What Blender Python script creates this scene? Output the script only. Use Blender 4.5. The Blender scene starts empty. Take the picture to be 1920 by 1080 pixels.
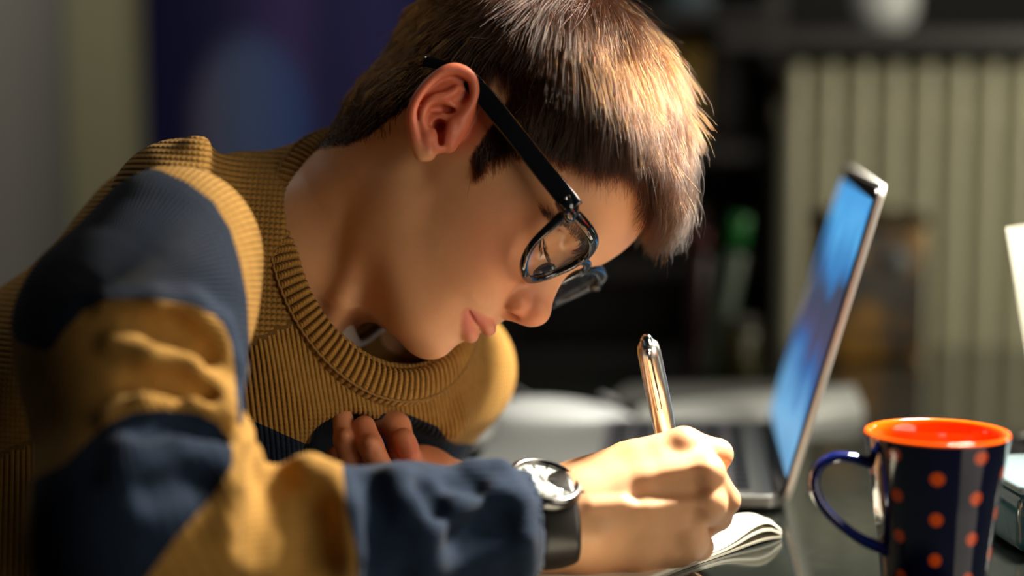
import bpy, math, random
import numpy as np
from mathutils import Matrix, Vector
rnd = random.Random(7)
nrs = np.random.RandomState(11)
C = bpy.context.scene.collection
SC = bpy.context.scene

# ------------------------------------------------------------------ camera
FPX = 3500.0                       # focal length in pixels of a 1920 px frame
TABLE = 0.75
CAMZ = TABLE + 0.278
PITCH = math.radians(6.5)
cp, sp = math.cos(PITCH), math.sin(PITCH)
RIGHT = np.array((1.0, 0, 0)); FWD = np.array((0, cp, -sp)); UPV = np.array((0, sp, cp))
CAM = np.array((0, 0, CAMZ))
BAS = np.stack([RIGHT, FWD, UPV])  # rows: right, depth, up
def W(v):
    """right/depth/up measured from the camera -> world"""
    return CAM + np.asarray(v, float) @ BAS
def P(px, py, d):
    return W(((px - 960) / FPX * d, d, (540 - py) / FPX * d))
def PT(px, py, z=TABLE):
    """point seen at px,py that lies on the horizontal plane z"""
    r = W(((px - 960) / FPX, 1, (540 - py) / FPX)) - CAM
    return CAM + r * ((z - CAMZ) / r[2])
cam = bpy.data.cameras.new('camera'); cam_o = bpy.data.objects.new('camera', cam); C.objects.link(cam_o)
cam.sensor_width = 36; cam.lens = FPX / 1920 * 36
cam_o.location = CAM; cam_o.rotation_euler = (math.pi / 2 - PITCH, 0, 0)
cam.clip_start = .02; cam.clip_end = 30
cam.dof.use_dof = True; cam.dof.focus_distance = 1.075; cam.dof.aperture_fstop = 1.75
SC.camera = cam_o

# ------------------------------------------------------------------ world, desk lamp, added fills, exposure
SC.view_settings.view_transform = 'Standard'; SC.view_settings.look = 'None'
SC.view_settings.gamma = 1; SC.view_settings.use_curve_mapping = False
SC.view_settings.exposure = 0.0
SC.cycles.use_denoising = True
SC.cycles.max_bounces = 8
wd = bpy.data.worlds.new('room_dusk'); SC.world = wd; wd.use_nodes = True
wd.node_tree.nodes['Background'].inputs[0].default_value = (.55, .62, .8, 1)
wd.node_tree.nodes['Background'].inputs[1].default_value = .012
def area_light(name, loc, target, size, power, color, shape='DISK', size_y=None):
    l = bpy.data.lights.new(name, 'AREA'); l.shape = shape; l.size = size
    if size_y: l.size_y = size_y
    l.energy = power; l.color = color
    o = bpy.data.objects.new(name, l); C.objects.link(o); o.location = loc
    o.rotation_euler = (Vector(target) - Vector(loc)).to_track_quat('-Z', 'Y').to_euler()
    return o
LAMP = W((.37, 1.15, .38))
_dl = area_light('desk_lamp_light', LAMP, W((.10, 1.06, -.12)), .12, 8.5, (1, .93, .80)); _dl.data.spread = math.radians(110)
area_light('overhead_fill', W((.5, 1.5, 1.45)), W((0, 1.6, 0)), .9, 2.0, (1, .90, .74))  # soft overhead fill, added to lift walls and hair from above
area_light('wall_fill', W((-.75, 1.55, 1.0)), W((-.55, 2.25, .1)), .4, 2.6, (1, .95, .86))  # unseen fill added to brighten the left wall
area_light('side_fill', W((.95, .35, .0)), W((.0, 1.1, 0)), .8, 6.5, (1, .88, .70))  # added fill from camera right for the face and cheek
area_light('radiator_fill', W((.95, 1.55, .25)), W((.55, 2.1, -.15)), .25, 3.6, (1, .93, .76))  # unseen fill added out of frame to brighten the radiator

# ------------------------------------------------------------------ materials
def mat(name, col=(.5, .5, .5), rough=.5, metal=0, spec=.5, coat=0, sss=0, sss_r=None, emit=None, emit_s=0, alpha=1, trans=0, ior=None):
    m = bpy.data.materials.new(name); m.use_nodes = True
    b = m.node_tree.nodes['Principled BSDF']
    b.inputs['Base Color'].default_value = (*col, 1); b.inputs['Roughness'].default_value = rough
    b.inputs['Metallic'].default_value = metal; b.inputs['Specular IOR Level'].default_value = spec
    b.inputs['Coat Weight'].default_value = coat
    if sss:
        b.inputs['Subsurface Weight'].default_value = sss; b.inputs['Subsurface Radius'].default_value = sss_r or (1, .35, .2)
        b.inputs['Subsurface Scale'].default_value = .006
    if emit: b.inputs['Emission Color'].default_value = (*emit, 1); b.inputs['Emission Strength'].default_value = emit_s
    b.inputs['Transmission Weight'].default_value = trans
    if ior: b.inputs['IOR'].default_value = ior
    return m
class NT:
    """tiny node helper"""
    def __init__(s, m): s.m = m; s.t = m.node_tree; s.b = s.t.nodes['Principled BSDF']
    def n(s, typ, **kw):
        n = s.t.nodes.new(typ)
        for k, v in kw.items(): setattr(n, k, v)
        return n
    def l(s, a, b): s.t.links.new(a, b)
    def math(s, op, a, b=None, clamp=False):
        n = s.n('ShaderNodeMath', operation=op, use_clamp=clamp)
        for i, v in enumerate((a, b)):
            if v is None: continue
            if isinstance(v, (int, float)): n.inputs[i].default_value = v
            else: s.l(v, n.inputs[i])
        return n.outputs[0]
    def attr(s, name): return s.n('ShaderNodeAttribute', attribute_name=name).outputs['Fac']
    def mix(s, f, a, b):
        n = s.n('ShaderNodeMix', data_type='RGBA')
        if isinstance(f, (int, float)): n.inputs['Factor'].default_value = f
        else: s.l(f, n.inputs['Factor'])
        for k, v in ((6, a), (7, b)):
            if isinstance(v, tuple): n.inputs[k].default_value = (*v, 1)
            else: s.l(v, n.inputs[k])
        return n.outputs[2]
    def noise(s, scale, detail=3, vec=None, rough=.5):
        n = s.n('ShaderNodeTexNoise'); n.inputs['Scale'].default_value = scale; n.inputs['Detail'].default_value = detail
        n.inputs['Roughness'].default_value = rough
        s.l(vec if vec else s.n('ShaderNodeTexCoord').outputs['Object'], n.inputs['Vector'])
        return n.outputs['Fac']
    def ramp(s, f, stops):
        n = s.n('ShaderNodeValToRGB'); e = n.color_ramp.elements
        while len(e) < len(stops): e.new(.5)
        for i, (p, c) in enumerate(stops): e[i].position = p; e[i].color = (*c, 1)
        s.l(f, n.inputs[0]); return n.outputs[0]
    def bump(s, h, strength, dist):
        n = s.n('ShaderNodeBump'); n.inputs['Strength'].default_value = strength; n.inputs['Distance'].default_value = dist
        s.l(h, n.inputs['Height']); s.l(n.outputs[0], s.b.inputs['Normal']); return n
def srgb(r, g, b):
    f = lambda c: (c / 255 / 12.92 if c <= 10 else ((c / 255 + .055) / 1.055) ** 2.4)
    return (f(r), f(g), f(b))

# ------------------------------------------------------------------ object helpers
def npmesh(name, v, faces, m=None, parent=None, smooth=True, attrs=None, uv=None):
    me = bpy.data.meshes.new(name)
    v = np.asarray(v, np.float32)
    if isinstance(faces, np.ndarray):
        k = faces.shape[1]; nf = len(faces)
        me.vertices.add(len(v)); me.vertices.foreach_set('co', v.ravel())
        me.loops.add(nf * k); me.loops.foreach_set('vertex_index', faces.astype(np.int32).ravel())
        me.polygons.add(nf); me.polygons.foreach_set('loop_start', np.arange(0, nf * k, k, dtype=np.int32))
        me.polygons.foreach_set('loop_total', np.full(nf, k, np.int32))
        me.update(calc_edges=True); me.validate()
    else:
        me.from_pydata([tuple(map(float, p)) for p in v], [], [tuple(map(int, f)) for f in faces]); me.update()
    if smooth: me.polygons.foreach_set('use_smooth', np.ones(len(me.polygons), bool))
    for k, a in (attrs or {}).items():
        at = me.attributes.new(k, 'FLOAT', 'POINT'); at.data.foreach_set('value', np.asarray(a, np.float32))
    if m: me.materials.append(m)
    o = bpy.data.objects.new(name, me); C.objects.link(o)
    if parent is not None: o.parent = parent; o.matrix_parent_inverse = parent_inv(parent)
    return o
def parent_inv(p):
    bpy.context.view_layer.update()
    return p.matrix_world.inverted()
def tag(o, label=None, cat=None, group=None, kind=None):
    for k, v in (('label', label), ('category', cat), ('group', group), ('kind', kind)):
        if v: o[k] = v
    return o
def thing(name, label, cat, loc, group=None):
    o = bpy.data.objects.new(name, None); C.objects.link(o); o.location = loc; o.empty_display_size = .02
    bpy.context.view_layer.update()
    return tag(o, label, cat, group)
def resample(pts, n, closed=False):
    """Catmull-Rom through pts (k,d) -> n points"""
    pts = np.asarray(pts, float)
    k = len(pts)
    if closed: ext = np.vstack([pts[-1], pts, pts[0], pts[1]]); segs = k
    else: ext = np.vstack([2 * pts[0] - pts[1], pts, 2 * pts[-1] - pts[-2]]); segs = k - 1
    t = np.linspace(0, segs, n, endpoint=not closed); i = np.minimum(t.astype(int), segs - 1); f = (t - i)[:, None]
    a, b, c, d = ext[i], ext[i + 1], ext[i + 2], ext[i + 3]
    return .5 * (2 * b + (c - a) * f + (2 * a - 5 * b + 4 * c - d) * f * f + (3 * b - a - 3 * c + d) * f ** 3)
def tube_geo(pts, rad, sides=10, closed=False, cap=True, flat=None, up=None, sq=1):
    """flat: (width, height) scaling of the section; up: reference direction"""
    pts = np.asarray(pts, float); n = len(pts); rad = np.broadcast_to(rad, (n,)).astype(float)
    tg = np.gradient(pts, axis=0)
    if closed: tg = np.roll(pts, -1, 0) - np.roll(pts, 1, 0)
    tg /= np.linalg.norm(tg, axis=1, keepdims=True) + 1e-12
    u = np.zeros_like(pts)
    r = np.asarray(up if up is not None else (0, 0, 1.0), float)
    if up is None and abs(tg[0] @ r) > .9: r = np.array((1.0, 0, 0))
    for i in range(n):
        base = r if (up is not None or i == 0) else u[i - 1]
        q = base - tg[i] * (tg[i] @ base); u[i] = q / (np.linalg.norm(q) + 1e-12)
    w = np.cross(tg, u)
    a = np.linspace(0, 2 * np.pi, sides, endpoint=False)
    fw, fh = flat if flat else (1, 1)
    ca, sa = np.cos(a), np.sin(a); ca = np.sign(ca) * np.abs(ca) ** sq; sa = np.sign(sa) * np.abs(sa) ** sq
    ring = (ca[None, :, None] * u[:, None] * fh + sa[None, :, None] * w[:, None] * fw) * rad[:, None, None] + pts[:, None]
    v = ring.reshape(-1, 3); f = []
    for i in range(n if closed else n - 1):
        j = (i + 1) % n
        for k in range(sides):
            k2 = (k + 1) % sides; f.append((i * sides + k, i * sides + k2, j * sides + k2, j * sides + k))
    if cap and not closed:
        f.append(tuple(range(sides))[::-1]); f.append(tuple((n - 1) * sides + k for k in range(sides)))
    return v, f
class Geo:
    def __init__(s): s.v = []; s.f = []; s.n = 0
    def add(s, v, f):
        v = np.asarray(v, float); s.v.append(v); s.f += [tuple(int(i) + s.n for i in q) for q in f]; s.n += len(v); return s
    def box(s, c, dims, M=None, bevel=0):
        x, y, z = [d / 2 for d in dims]
        v = np.array([(sx * x, sy * y, sz * z) for sx in (-1, 1) for sy in (-1, 1) for sz in (-1, 1)], float)
        if M is not None: v = v @ np.asarray(M).T
        return s.add(v + np.asarray(c), [(0, 1, 3, 2), (4, 6, 7, 5), (0, 4, 5, 1), (2, 3, 7, 6), (0, 2, 6, 4), (1, 5, 7, 3)])
    def tube(s, *a, **k): return s.add(*tube_geo(*a, **k))
    def lathe(s, prof, n=48, M=None, c=(0, 0, 0)):
        prof = np.asarray(prof, float); a = np.linspace(0, 2 * np.pi, n, endpoint=False)
        v = np.stack([prof[:, None, 0] * np.cos(a), prof[:, None, 0] * np.sin(a), np.repeat(prof[:, 1:2], n, 1)], -1).reshape(-1, 3)
        f = [(i * n + k, i * n + (k + 1) % n, (i + 1) * n + (k + 1) % n, (i + 1) * n + k) for i in range(len(prof) - 1) for k in range(n)]
        if M is not None: v = v @ np.asarray(M).T
        return s.add(v + np.asarray(c), f)
    def obj(s, name, m, parent=None, smooth=True, bevel=0, seg=2, auto=None):
        v = np.vstack(s.v); o = npmesh(name, v, s.f, m, parent, smooth)
        if bevel:
            b = o.modifiers.new('bevel', 'BEVEL'); b.width = bevel; b.segments = seg; b.limit_method = 'ANGLE'; b.harden_normals = False
        if auto:
            for p in o.data.polygons: p.use_smooth = True
            o.data.set_sharp_from_angle(angle=math.radians(auto))
        return o

# ------------------------------------------------------------------ implicit surfaces
def smin(a, b, k):
    h = np.maximum(k - np.abs(a - b), 0) / k
    return np.minimum(a, b) - h * h * k * .25
def smax(a, b, k): return -smin(-a, -b, k)
def capsule(p, a, b, ra, rb):
    a = np.asarray(a, np.float32); b = np.asarray(b, np.float32); ab = b - a
    t = np.clip(((p - a) @ ab) / (ab @ ab + 1e-12), 0, 1)
    return np.sqrt(((p - a - t[:, None] * ab) ** 2).sum(1)) - (ra + (rb - ra) * t)
def chain(p, pts, rs, k=0):
    d = None
    for i in range(len(pts) - 1):
        q = capsule(p, pts[i], pts[i + 1], rs[i], rs[i + 1])
        d = q if d is None else (smin(d, q, k) if k else np.minimum(d, q))
    return d
def ellip(p, c, R, M=None):
    q = p - np.asarray(c, np.float32)
    if M is not None: q = q @ np.asarray(M, np.float32).T     # rows of M: axes
    R = np.asarray(R, np.float32)
    k0 = np.sqrt(((q / R) ** 2).sum(1)); k1 = np.sqrt(((q / R ** 2) ** 2).sum(1))
    return k0 * (k0 - 1) / (k1 + 1e-9)
def gau(p, c, s):
    return np.exp(-(((p - np.asarray(c, np.float32)) / np.asarray(s, np.float32)) ** 2).sum(1) * .5)
class Fld:
    """distance field over points, primitives added only where they matter"""
    def __init__(s, p, d=None): s.p = p; s.d = np.full(len(p), 1e3, np.float32) if d is None else d
    def _m(s, c, r): return (((s.p - np.asarray(c, np.float32)) ** 2).sum(1) < r * r).nonzero()[0]
    def op(s, fn, c, r, k, mode='u', marg=.02):
        i = s._m(c, r + k + marg)
        if len(i) == 0: return s
        q = fn(s.p[i]).astype(np.float32)
        s.d[i] = smin(s.d[i], q, k) if mode == 'u' else smax(s.d[i], -q, k)
        return s
    def chain(s, pts, rs, k=.003, mode='u', kk=0):
        pts = np.asarray(pts, float); c = pts.mean(0); r = np.linalg.norm(pts - c, axis=1).max() + max(rs)
        return s.op(lambda p: chain(p, pts, rs, kk), c, r, k, mode)
    def ball(s, c, r, k=.003, mode='u'): return s.op(lambda p: np.sqrt(((p - np.asarray(c, np.float32)) ** 2).sum(1)) - r, c, r, k, mode)
    def ell(s, c, R, M=None, k=.003, mode='u'): return s.op(lambda p: ellip(p, c, R, M), c, max(R), k, mode)
    def bump(s, c, sg, amp):
        i = s._m(c, 3.5 * np.max(sg))
        if len(i): s.d[i] -= amp * gau(s.p[i], c, sg)
        return s
def implicit(fn, lo, hi, h, B=8, thr=1.6, proj=2):
    lo = np.asarray(lo, float); hi = np.asarray(hi, float)
    nb = np.ceil((hi - lo) / (h * B)).astype(int); n = nb * B + 1
    ii = np.indices(nb).reshape(3, -1).T
    f0 = fn((lo + (ii + .5) * B * h).astype(np.float32))
    V = np.repeat(np.repeat(np.repeat(np.where(f0 > 0, 1., -1.).reshape(nb), B, 0), B, 1), B, 2).astype(np.float32)
    V = np.pad(V, ((0, 1),) * 3, mode='edge')
    sel = ii[np.abs(f0) < B * h * .87 * thr]
    off = np.indices((B + 1,) * 3).reshape(3, -1).T
    for c in range(0, len(sel), 400):
        g = (sel[c:c + 400, None] * B + off[None]).reshape(-1, 3)
        V[g[:, 0], g[:, 1], g[:, 2]] = fn((lo + g * h).astype(np.float32))
    S = V < 0
    a = [S[x:n[0] - 1 + x, y:n[1] - 1 + y, z:n[2] - 1 + z] for x in (0, 1) for y in (0, 1) for z in (0, 1)]
    al = a[0].copy(); an = a[0].copy()
    for q in a[1:]: al &= q; an |= q
    act = an & ~al
    idx = np.argwhere(act)
    num = np.full(act.shape, -1, np.int64); num[act] = np.arange(len(idx))
    acc = np.zeros((len(idx), 3)); cnt = np.zeros(len(idx))
    cs = [np.array((x, y, z)) for x in (0, 1) for y in (0, 1) for z in (0, 1)]
    for i in range(8):
        for j in range(i + 1, 8):
            if np.abs(cs[i] - cs[j]).sum() != 1: continue
            A = idx + cs[i]; Bq = idx + cs[j]
            va = V[A[:, 0], A[:, 1], A[:, 2]]; vb = V[Bq[:, 0], Bq[:, 1], Bq[:, 2]]
            mk = (va < 0) != (vb < 0); t = np.where(mk, va / np.where(mk, va - vb, 1), 0)
            acc += mk[:, None] * (cs[i] + t[:, None] * (cs[j] - cs[i])); cnt += mk
    v = lo + (idx + acc / cnt[:, None]) * h
    faces = []
    for ax in range(3):
        sl0 = [slice(1, -1)] * 3; sl0[ax] = slice(0, -1); sl1 = list(sl0); sl1[ax] = slice(1, None)
        s0 = S[tuple(sl0)]; s1 = S[tuple(sl1)]
        e = np.argwhere(s0 != s1); sg = s0[s0 != s1]
        e = e + 1; e[:, ax] -= 1
        b, c = (ax + 1) % 3, (ax + 2) % 3
        db = np.zeros(3, int); db[b] = 1; dc = np.zeros(3, int); dc[c] = 1
        q = [num[tuple((e - x).T)] for x in (0 * db, db, db + dc, dc)]
        q = np.stack(q, 1); ok = (q >= 0).all(1)
        q = q[ok]; sg = sg[ok]
        q[~sg] = q[~sg][:, ::-1]
        faces.append(q)
    faces = np.vstack(faces)
    e = h * .6
    for _ in range(proj):
        pv = v.astype(np.float32); f = fn(pv)
        g = np.stack([(fn(pv + np.eye(3, dtype=np.float32)[k] * e) - fn(pv - np.eye(3, dtype=np.float32)[k] * e)) / (2 * e) for k in range(3)], 1)
        st = -f[:, None] * g / ((g ** 2).sum(1, keepdims=True) + 1e-3)
        ln = np.linalg.norm(st, axis=1, keepdims=True); st *= np.minimum(1, .5 * h / (ln + 1e-9))
        v = v + st
    return v, faces
# ------------------------------------------------------------------ head frame
YAW, ROLL = math.radians(16.5), math.radians(4)
_s, _c = math.sin(YAW), math.cos(YAW)
_F = np.array((.6 * _c, -_s, -.8 * _c)); _L = np.array((.6 * _s, _c, -.8 * _s)); _U = np.array((.8, 0, .6))
_L, _U = math.cos(ROLL) * _L - math.sin(ROLL) * _U, math.cos(ROLL) * _U + math.sin(ROLL) * _L
HB = np.stack([_F, _L, _U]) @ BAS                   # rows: forward, left, up of the head, in the world
HO = P(872, 289, 1.13)                              # middle of the head between the ear canals
def H(p): return HO + np.asarray(p, float) @ HB     # head coordinates -> world
def toH(p): return (np.asarray(p) - HO.astype(np.float32)) @ HB.T.astype(np.float32)

def table_smooth(z, v, sg):
    zz = np.linspace(z[0] - .02, z[-1] + .02, 600); y = np.interp(zz, z, v)
    w = np.exp(-.5 * (np.arange(-80, 81) * (zz[1] - zz[0]) / sg) ** 2); w /= w.sum()
    return zz, np.convolve(np.pad(y, 80, mode='edge'), w, 'valid')
_T = np.array([  # z, front, half width, centre, back, exponent
    (-.100, .060, .006, .045, .040, 2.0), (-.0965, .076, .020, .045, .040, 2.0), (-.0925, .0845, .027, .043, .030, 2.0), (-.088, .0895, .034, .040, .022, 2.0),
    (-.0836, .0920, .039, .038, .016, 2.05), (-.078, .0925, .043, .036, .010, 2.05), (-.069, .0940, .0475, .034, .004, 2.1), (-.056, .0945, .052, .032, .000, 2.1),
    (-.048, .0965, .054, .031, -.002, 2.1), (-.0357, .0968, .057, .030, -.004, 2.1), (-.020, .0930, .0620, .028, -.006, 2.1), (-.005, .0925, .0655, .025, -.01, 2.15),
    (.010, .0950, .0670, .022, -.02, 2.2), (.022, .0985, .0665, .020, -.03, 2.3), (.030, .1012, .0660, .020, -.04, 2.3), (.040, .1012, .0665, .018, -.05, 2.3),
    (.052, .0994, .0670, .016, -.055, 2.25), (.065, .0945, .0660, .014, -.055, 2.2), (.080, .085, .060, .012, -.05, 2.1), (.095, .066, .048, .010, -.04, 2.0), (.108, .030, .02, .01, -.01, 2.0)])
_TS = [table_smooth(_T[:, 0], _T[:, k], .0022 if k == 1 else .005) for k in range(1, 6)]
def face_slice(q):
    z = q[:, 2]
    fr, hw, ce, bk, ex = [np.interp(z, a, b).astype(np.float32) for a, b in _TS]
    dx = q[:, 0] - ce; a = np.where(dx > 0, fr - ce, ce - bk)
    r = ((np.abs(dx) / a) ** ex + (np.abs(q[:, 1]) / hw) ** ex + 1e-9) ** (1 / ex)
    k1 = np.sqrt((dx / a ** 2) ** 2 + (q[:, 1] / hw ** 2) ** 2) + 2.0
    d = r * (r - 1) / k1
    return np.maximum(d, np.maximum(-.0995 - z, z - .104))
LIP_U = [(.0850, .0215, -.0553), (.0910, .0145, -.0527), (.0965, .0060, -.0508), (.0982, 0, -.0515)]
LIP_L = [(.0848, .0205, -.0572), (.0900, .0140, -.0603), (.0935, .0060, -.0618), (.0944, 0, -.0620)]
SLIT = [(.0850, .0250, -.0550), (.0900, .0190, -.0556), (.0950, .0120, -.0568), (.0985, .0050, -.0574), (.0995, 0, -.0572)]
def both(pts):
    a = [tuple(p) for p in pts]; return a + [(x, -y, z) for x, y, z in a[::-1][1:]]
NECK = [((803, 302), 1.13, .053), ((735, 380), 1.132, .052), ((660, 434), 1.135, .0475), ((572, 485), 1.14, .0500), ((500, 550), 1.15, .062)]
def eye_pt(s): return np.array((.0740, s * .0330, .0058))
def cran(q):
    return smin(ellip(q, (.004, 0, .040), (.097, .0725, .082)), ellip(q, (-.019, 0, -.018), (.052, .054, .044)), .018).astype(np.float32)
def head_h(q):
    """field in head coordinates, without ear and neck"""
    f = Fld(q, cran(q))
    f.d = smin(f.d, face_slice(q), .014)
    for s in (1, -1):
        f.bump((.072, s * .043, -.018), (.016, .014, .014), .0020)      # cheek
        f.bump((.078, s * .034, -.042), (.013, .012, .014), .0022)
        f.bump((.050, s * .050, -.050), (.016, .012, .018), .0015)
        f.bump((.091, s * .035, .0040), (.012, .0125, .0105), -.0068)    # eye socket
        f.bump((.094, s * .016, .0040), (.010, .0060, .0110), -.0042)
        f.bump((.096, s * .028, .0200), (.014, .014, .0050), .0020)      # brow
        f.bump((.0885, s * .032, -.008), (.01, .012, .005), .0006)
        f.bump((.086, s * .026, -.058), (.009, .006, .008), -.0012)      # mouth corner
        f.bump((.055, s * .068, .045), (.018, .02, .02), -.0020)
    # nose
    f.chain([(.0885, 0, .012), (.0915, 0, .002), (.0965, 0, -.0085), (.1015, 0, -.0165), (.1050, 0, -.0228)], [.0078, .0070, .0068, .0072, .0080], .0065)
    f.chain([(.084, 0, .004), (.0895, 0, -.012), (.0935, 0, -.0225)], [.0085, .0115, .0125], .008)
    f.ball((.1053, 0, -.0232), .0089, .004)
    f.ball((.1015, 0, -.0262), .0085, .005)
    for s in (1, -1):
        f.ell((.0968, s * .0113, -.0292), (.0082, .0058, .0068), None, .0035)
        f.chain([(.1045, s * .0040, -.0275), (.0990, s * .0112, -.0325)], [.0042, .0030], .003)
    f.chain([(.1070, 0, -.0285), (.1020, 0, -.0340), (.0975, 0, -.0380)], [.0036, .0030, .0035], .003)
    for s in (1, -1):
        f.chain([(.1035, s * .0056, -.0345), (.0985, s * .0080, -.0350)], [.0016, .0024], .0012, 'd')
        f.chain([(.1010, s * .0060, -.0320), (.0985, s * .0068, -.0290)], [.0018, .0012], .001, 'd')
    # chin, jaw
    f.ball((.0778, 0, -.0828), .0143, .010)
    f.bump((.094, 0, -.071), (.006, .014, .004), -.0010)
    for s in (1, -1):
        f.chain([(.020, s * .044, -.050), (.036, s * .037, -.067), (.066, s * .018, -.0835)], [.010, .0105, .0115], .016)
    # lips
    f.chain(both(LIP_U), [.0010, .0027, .0041, .0041, .0041, .0027, .0010], .0028)
    f.chain(both(LIP_L), [.0010, .0028, .0042, .0046, .0042, .0028, .0010], .0030)
    f.chain(both(SLIT), [.0005, .0008, .0011, .0012, .0011, .0012, .0011, .0008, .0005][:9], .0014, 'd')
    f.bump((.1005, 0, -.0435), (.004, .0022, .004), -.0008)
    # lids over the eyeball (looking down, nearly closed)
    for s in (1, -1):
        e = eye_pt(s)
        f.ell(e, (.0125, .0150, .0122), None, .005)
        f.chain([e + (.0085, s * .0135, -.0015), e + (.0122, s * .006, -.0048), e + (.0130, 0, -.0056), e + (.0118, -s * .008, -.0045), e + (.0080, -s * .0135, -.0025)], [.0004, .0010, .0012, .0010, .0004], .0010, 'd')
        f.chain([e + (.0070, s * .0150, .0020), e + (.0105, s * .007, .0070), e + (.0110, 0, .0082), e + (.0098, -s * .008, .0070), e + (.0065, -s * .0135, .0020)], [.0002, .0006, .0007, .0006, .0002], .0012, 'd')
    return f.d
# ear, traced in the plane of the near ear
def E(cx, cy, off=0.):
    px, py = 740 + .213 * cx, 100 + .213 * cy
    t = min(max((905 - px) / 140, 0), 1.1)
    return P(px, py, 1.0560 - .0115 * t + off)
def ear(f):
    helix = [(520, 590), (590, 560), (655, 480), (692, 390), (700, 300), (672, 215), (605, 160), (520, 138), (430, 165), (330, 235), (245, 325), (180, 430), (147, 540), (155, 640), (178, 740), (200, 820), (238, 890)]
    hr = [.0012, .0016, .0019, .0021, .0022, .0025, .0028, .0028, .0026, .0024, .0023, .0022, .0022, .0024, .0026, .0030, .0036]
    ax = E(820, 860) - E(560, 120)
    a1 = (E(280, 930) - E(600, 130)); a1 /= np.linalg.norm(a1)
    nrm = np.cross(a1, E(700, 300) - E(147, 540)); nrm /= np.linalg.norm(nrm)
    if nrm @ FWD > 0: nrm = -nrm
    a2 = np.cross(a1, nrm)
    M = np.stack([a1, a2, nrm])
    f.ell(E(430, 470, .0048), (.0235, .0160, .0022), M, .003)
    f.ell(E(400, 560, .0120), (.013, .011, .0100), M, .004)             # bowl seen from behind
    f.ell(E(480, 350, .0110), (.013, .011, .0080), M, .004)
    f.chain([E(640, 470, .004), E(560, 620, .004), E(470, 800, .004)], [.005, .006, .005], .004)   # root on the cheek
    f.chain([E(270, 760, .0014), E(282, 868, .0010), E(335, 830, .002)], [.0046, .0054, .0040], .004)      # lobe
    hp_ = resample([E(*p, .0004) for p in helix], 44); hr = np.interp(np.linspace(0, 1, 44), np.linspace(0, 1, 17), hr)
    f.chain(hp_, list(hr * 1.05), .0015, kk=.002)
    anti = [(330, 770), (262, 690), (232, 610), (236, 530), (275, 455), (345, 400), (420, 385), (500, 350), (560, 290)]
    f.chain(resample([E(*p, .0012) for p in anti], 26), list(np.interp(np.linspace(0, 1, 26), np.linspace(0, 1, 9), [.0030, .0026, .0022, .0021, .0021, .0022, .0024, .0022, .0012])), .0018, kk=.002)
    f.chain([E(420, 400, .0016), E(490, 440, .002), E(530, 478, .003)], [.0022, .0018, .0015], .0015)
    f.chain([E(525, 575, .002), E(450, 560, .0035), E(380, 580, .005)], [.0020, .0016, .0012], .0015)      # crus
    f.chain([E(500, 630, .0008), E(485, 690, .0008), E(455, 750, .002)], [.0026, .0030, .0026], .0025)      # tragus
    f.chain([E(330, 700, .0012), E(350, 790, .002), E(400, 830, .0025)], [.0026, .0026, .0026], .0025)      # antitragus
    f.chain([E(390, 640, .0045), E(395, 720, .0035), E(395, 785, .0010)], [.0044, .0032, .0020], .0016, 'd')
    f.chain([E(400, 650, .0075), E(430, 640, .010)], [.0030, .0022], .0015, 'd')
    f.chain([E(330, 500, .0028), E(430, 495, .0040), E(505, 505, .0030)], [.0018, .0030, .0020], .0012, 'd')
    f.chain([E(590, 400, .0012), E(620, 370, .0014)], [.0024, .0022], .0020, 'd')
    f.chain([E(205, 610, .0008), E(195, 500, .0006), E(245, 400, .0006), E(330, 310, .0008), E(430, 240, .0010), E(530, 225, .0010), E(620, 270, .0010)], [.0009, .0012, .0014, .0016, .0017, .0017, .0018], .0012, 'd')
    return f
NECKW = [(P(*a, d), r) for a, d, r in NECK]
def body_field(p):
    p = p.astype(np.float32)
    f = Fld(p, head_h(toH(p)).astype(np.float32))
    f.chain([w for w, r in NECKW], [r for w, r in NECKW], .022, kk=.01)
    f.chain([H((.040, 0, -.058)), H((.005, 0, -.050))], [.018, .034], .018)
    f.chain([P(690, 665, 1.185), P(800, 620, 1.21)], [.020, .024], .006)
    # tendon from behind the ear to the throat
    f.chain([P(760, 330, 1.082), P(690, 450, 1.084), P(640, 560, 1.092), P(590, 650, 1.12)], [.0035, .004, .003, .003], .018)
    ear(f)
    return f.d
lo = P(872, 289, 1.13) - (.17, .12, .19); hi = P(872, 289, 1.13) + (.165, .12, .16)
hv, hf = implicit(body_field, lo, hi, .00115)
hq = toH(hv.astype(np.float32))
def cdist(q, pts): return np.min([capsule(q, pts[i], pts[i + 1], 0, 0) for i in range(len(pts) - 1)], 0)
lipd = np.minimum(cdist(hq, both(LIP_U)) - .0036, cdist(hq, both(LIP_L)) - .0038)
lip_mask = np.clip(1 - (lipd + .0002) / .0018, 0, 1) * (hq[:, 0] > .075)
def ss(x, a, b): t = np.clip((x - a) / (b - a), 0, 1); return t * t * (3 - 2 * t)
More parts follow.
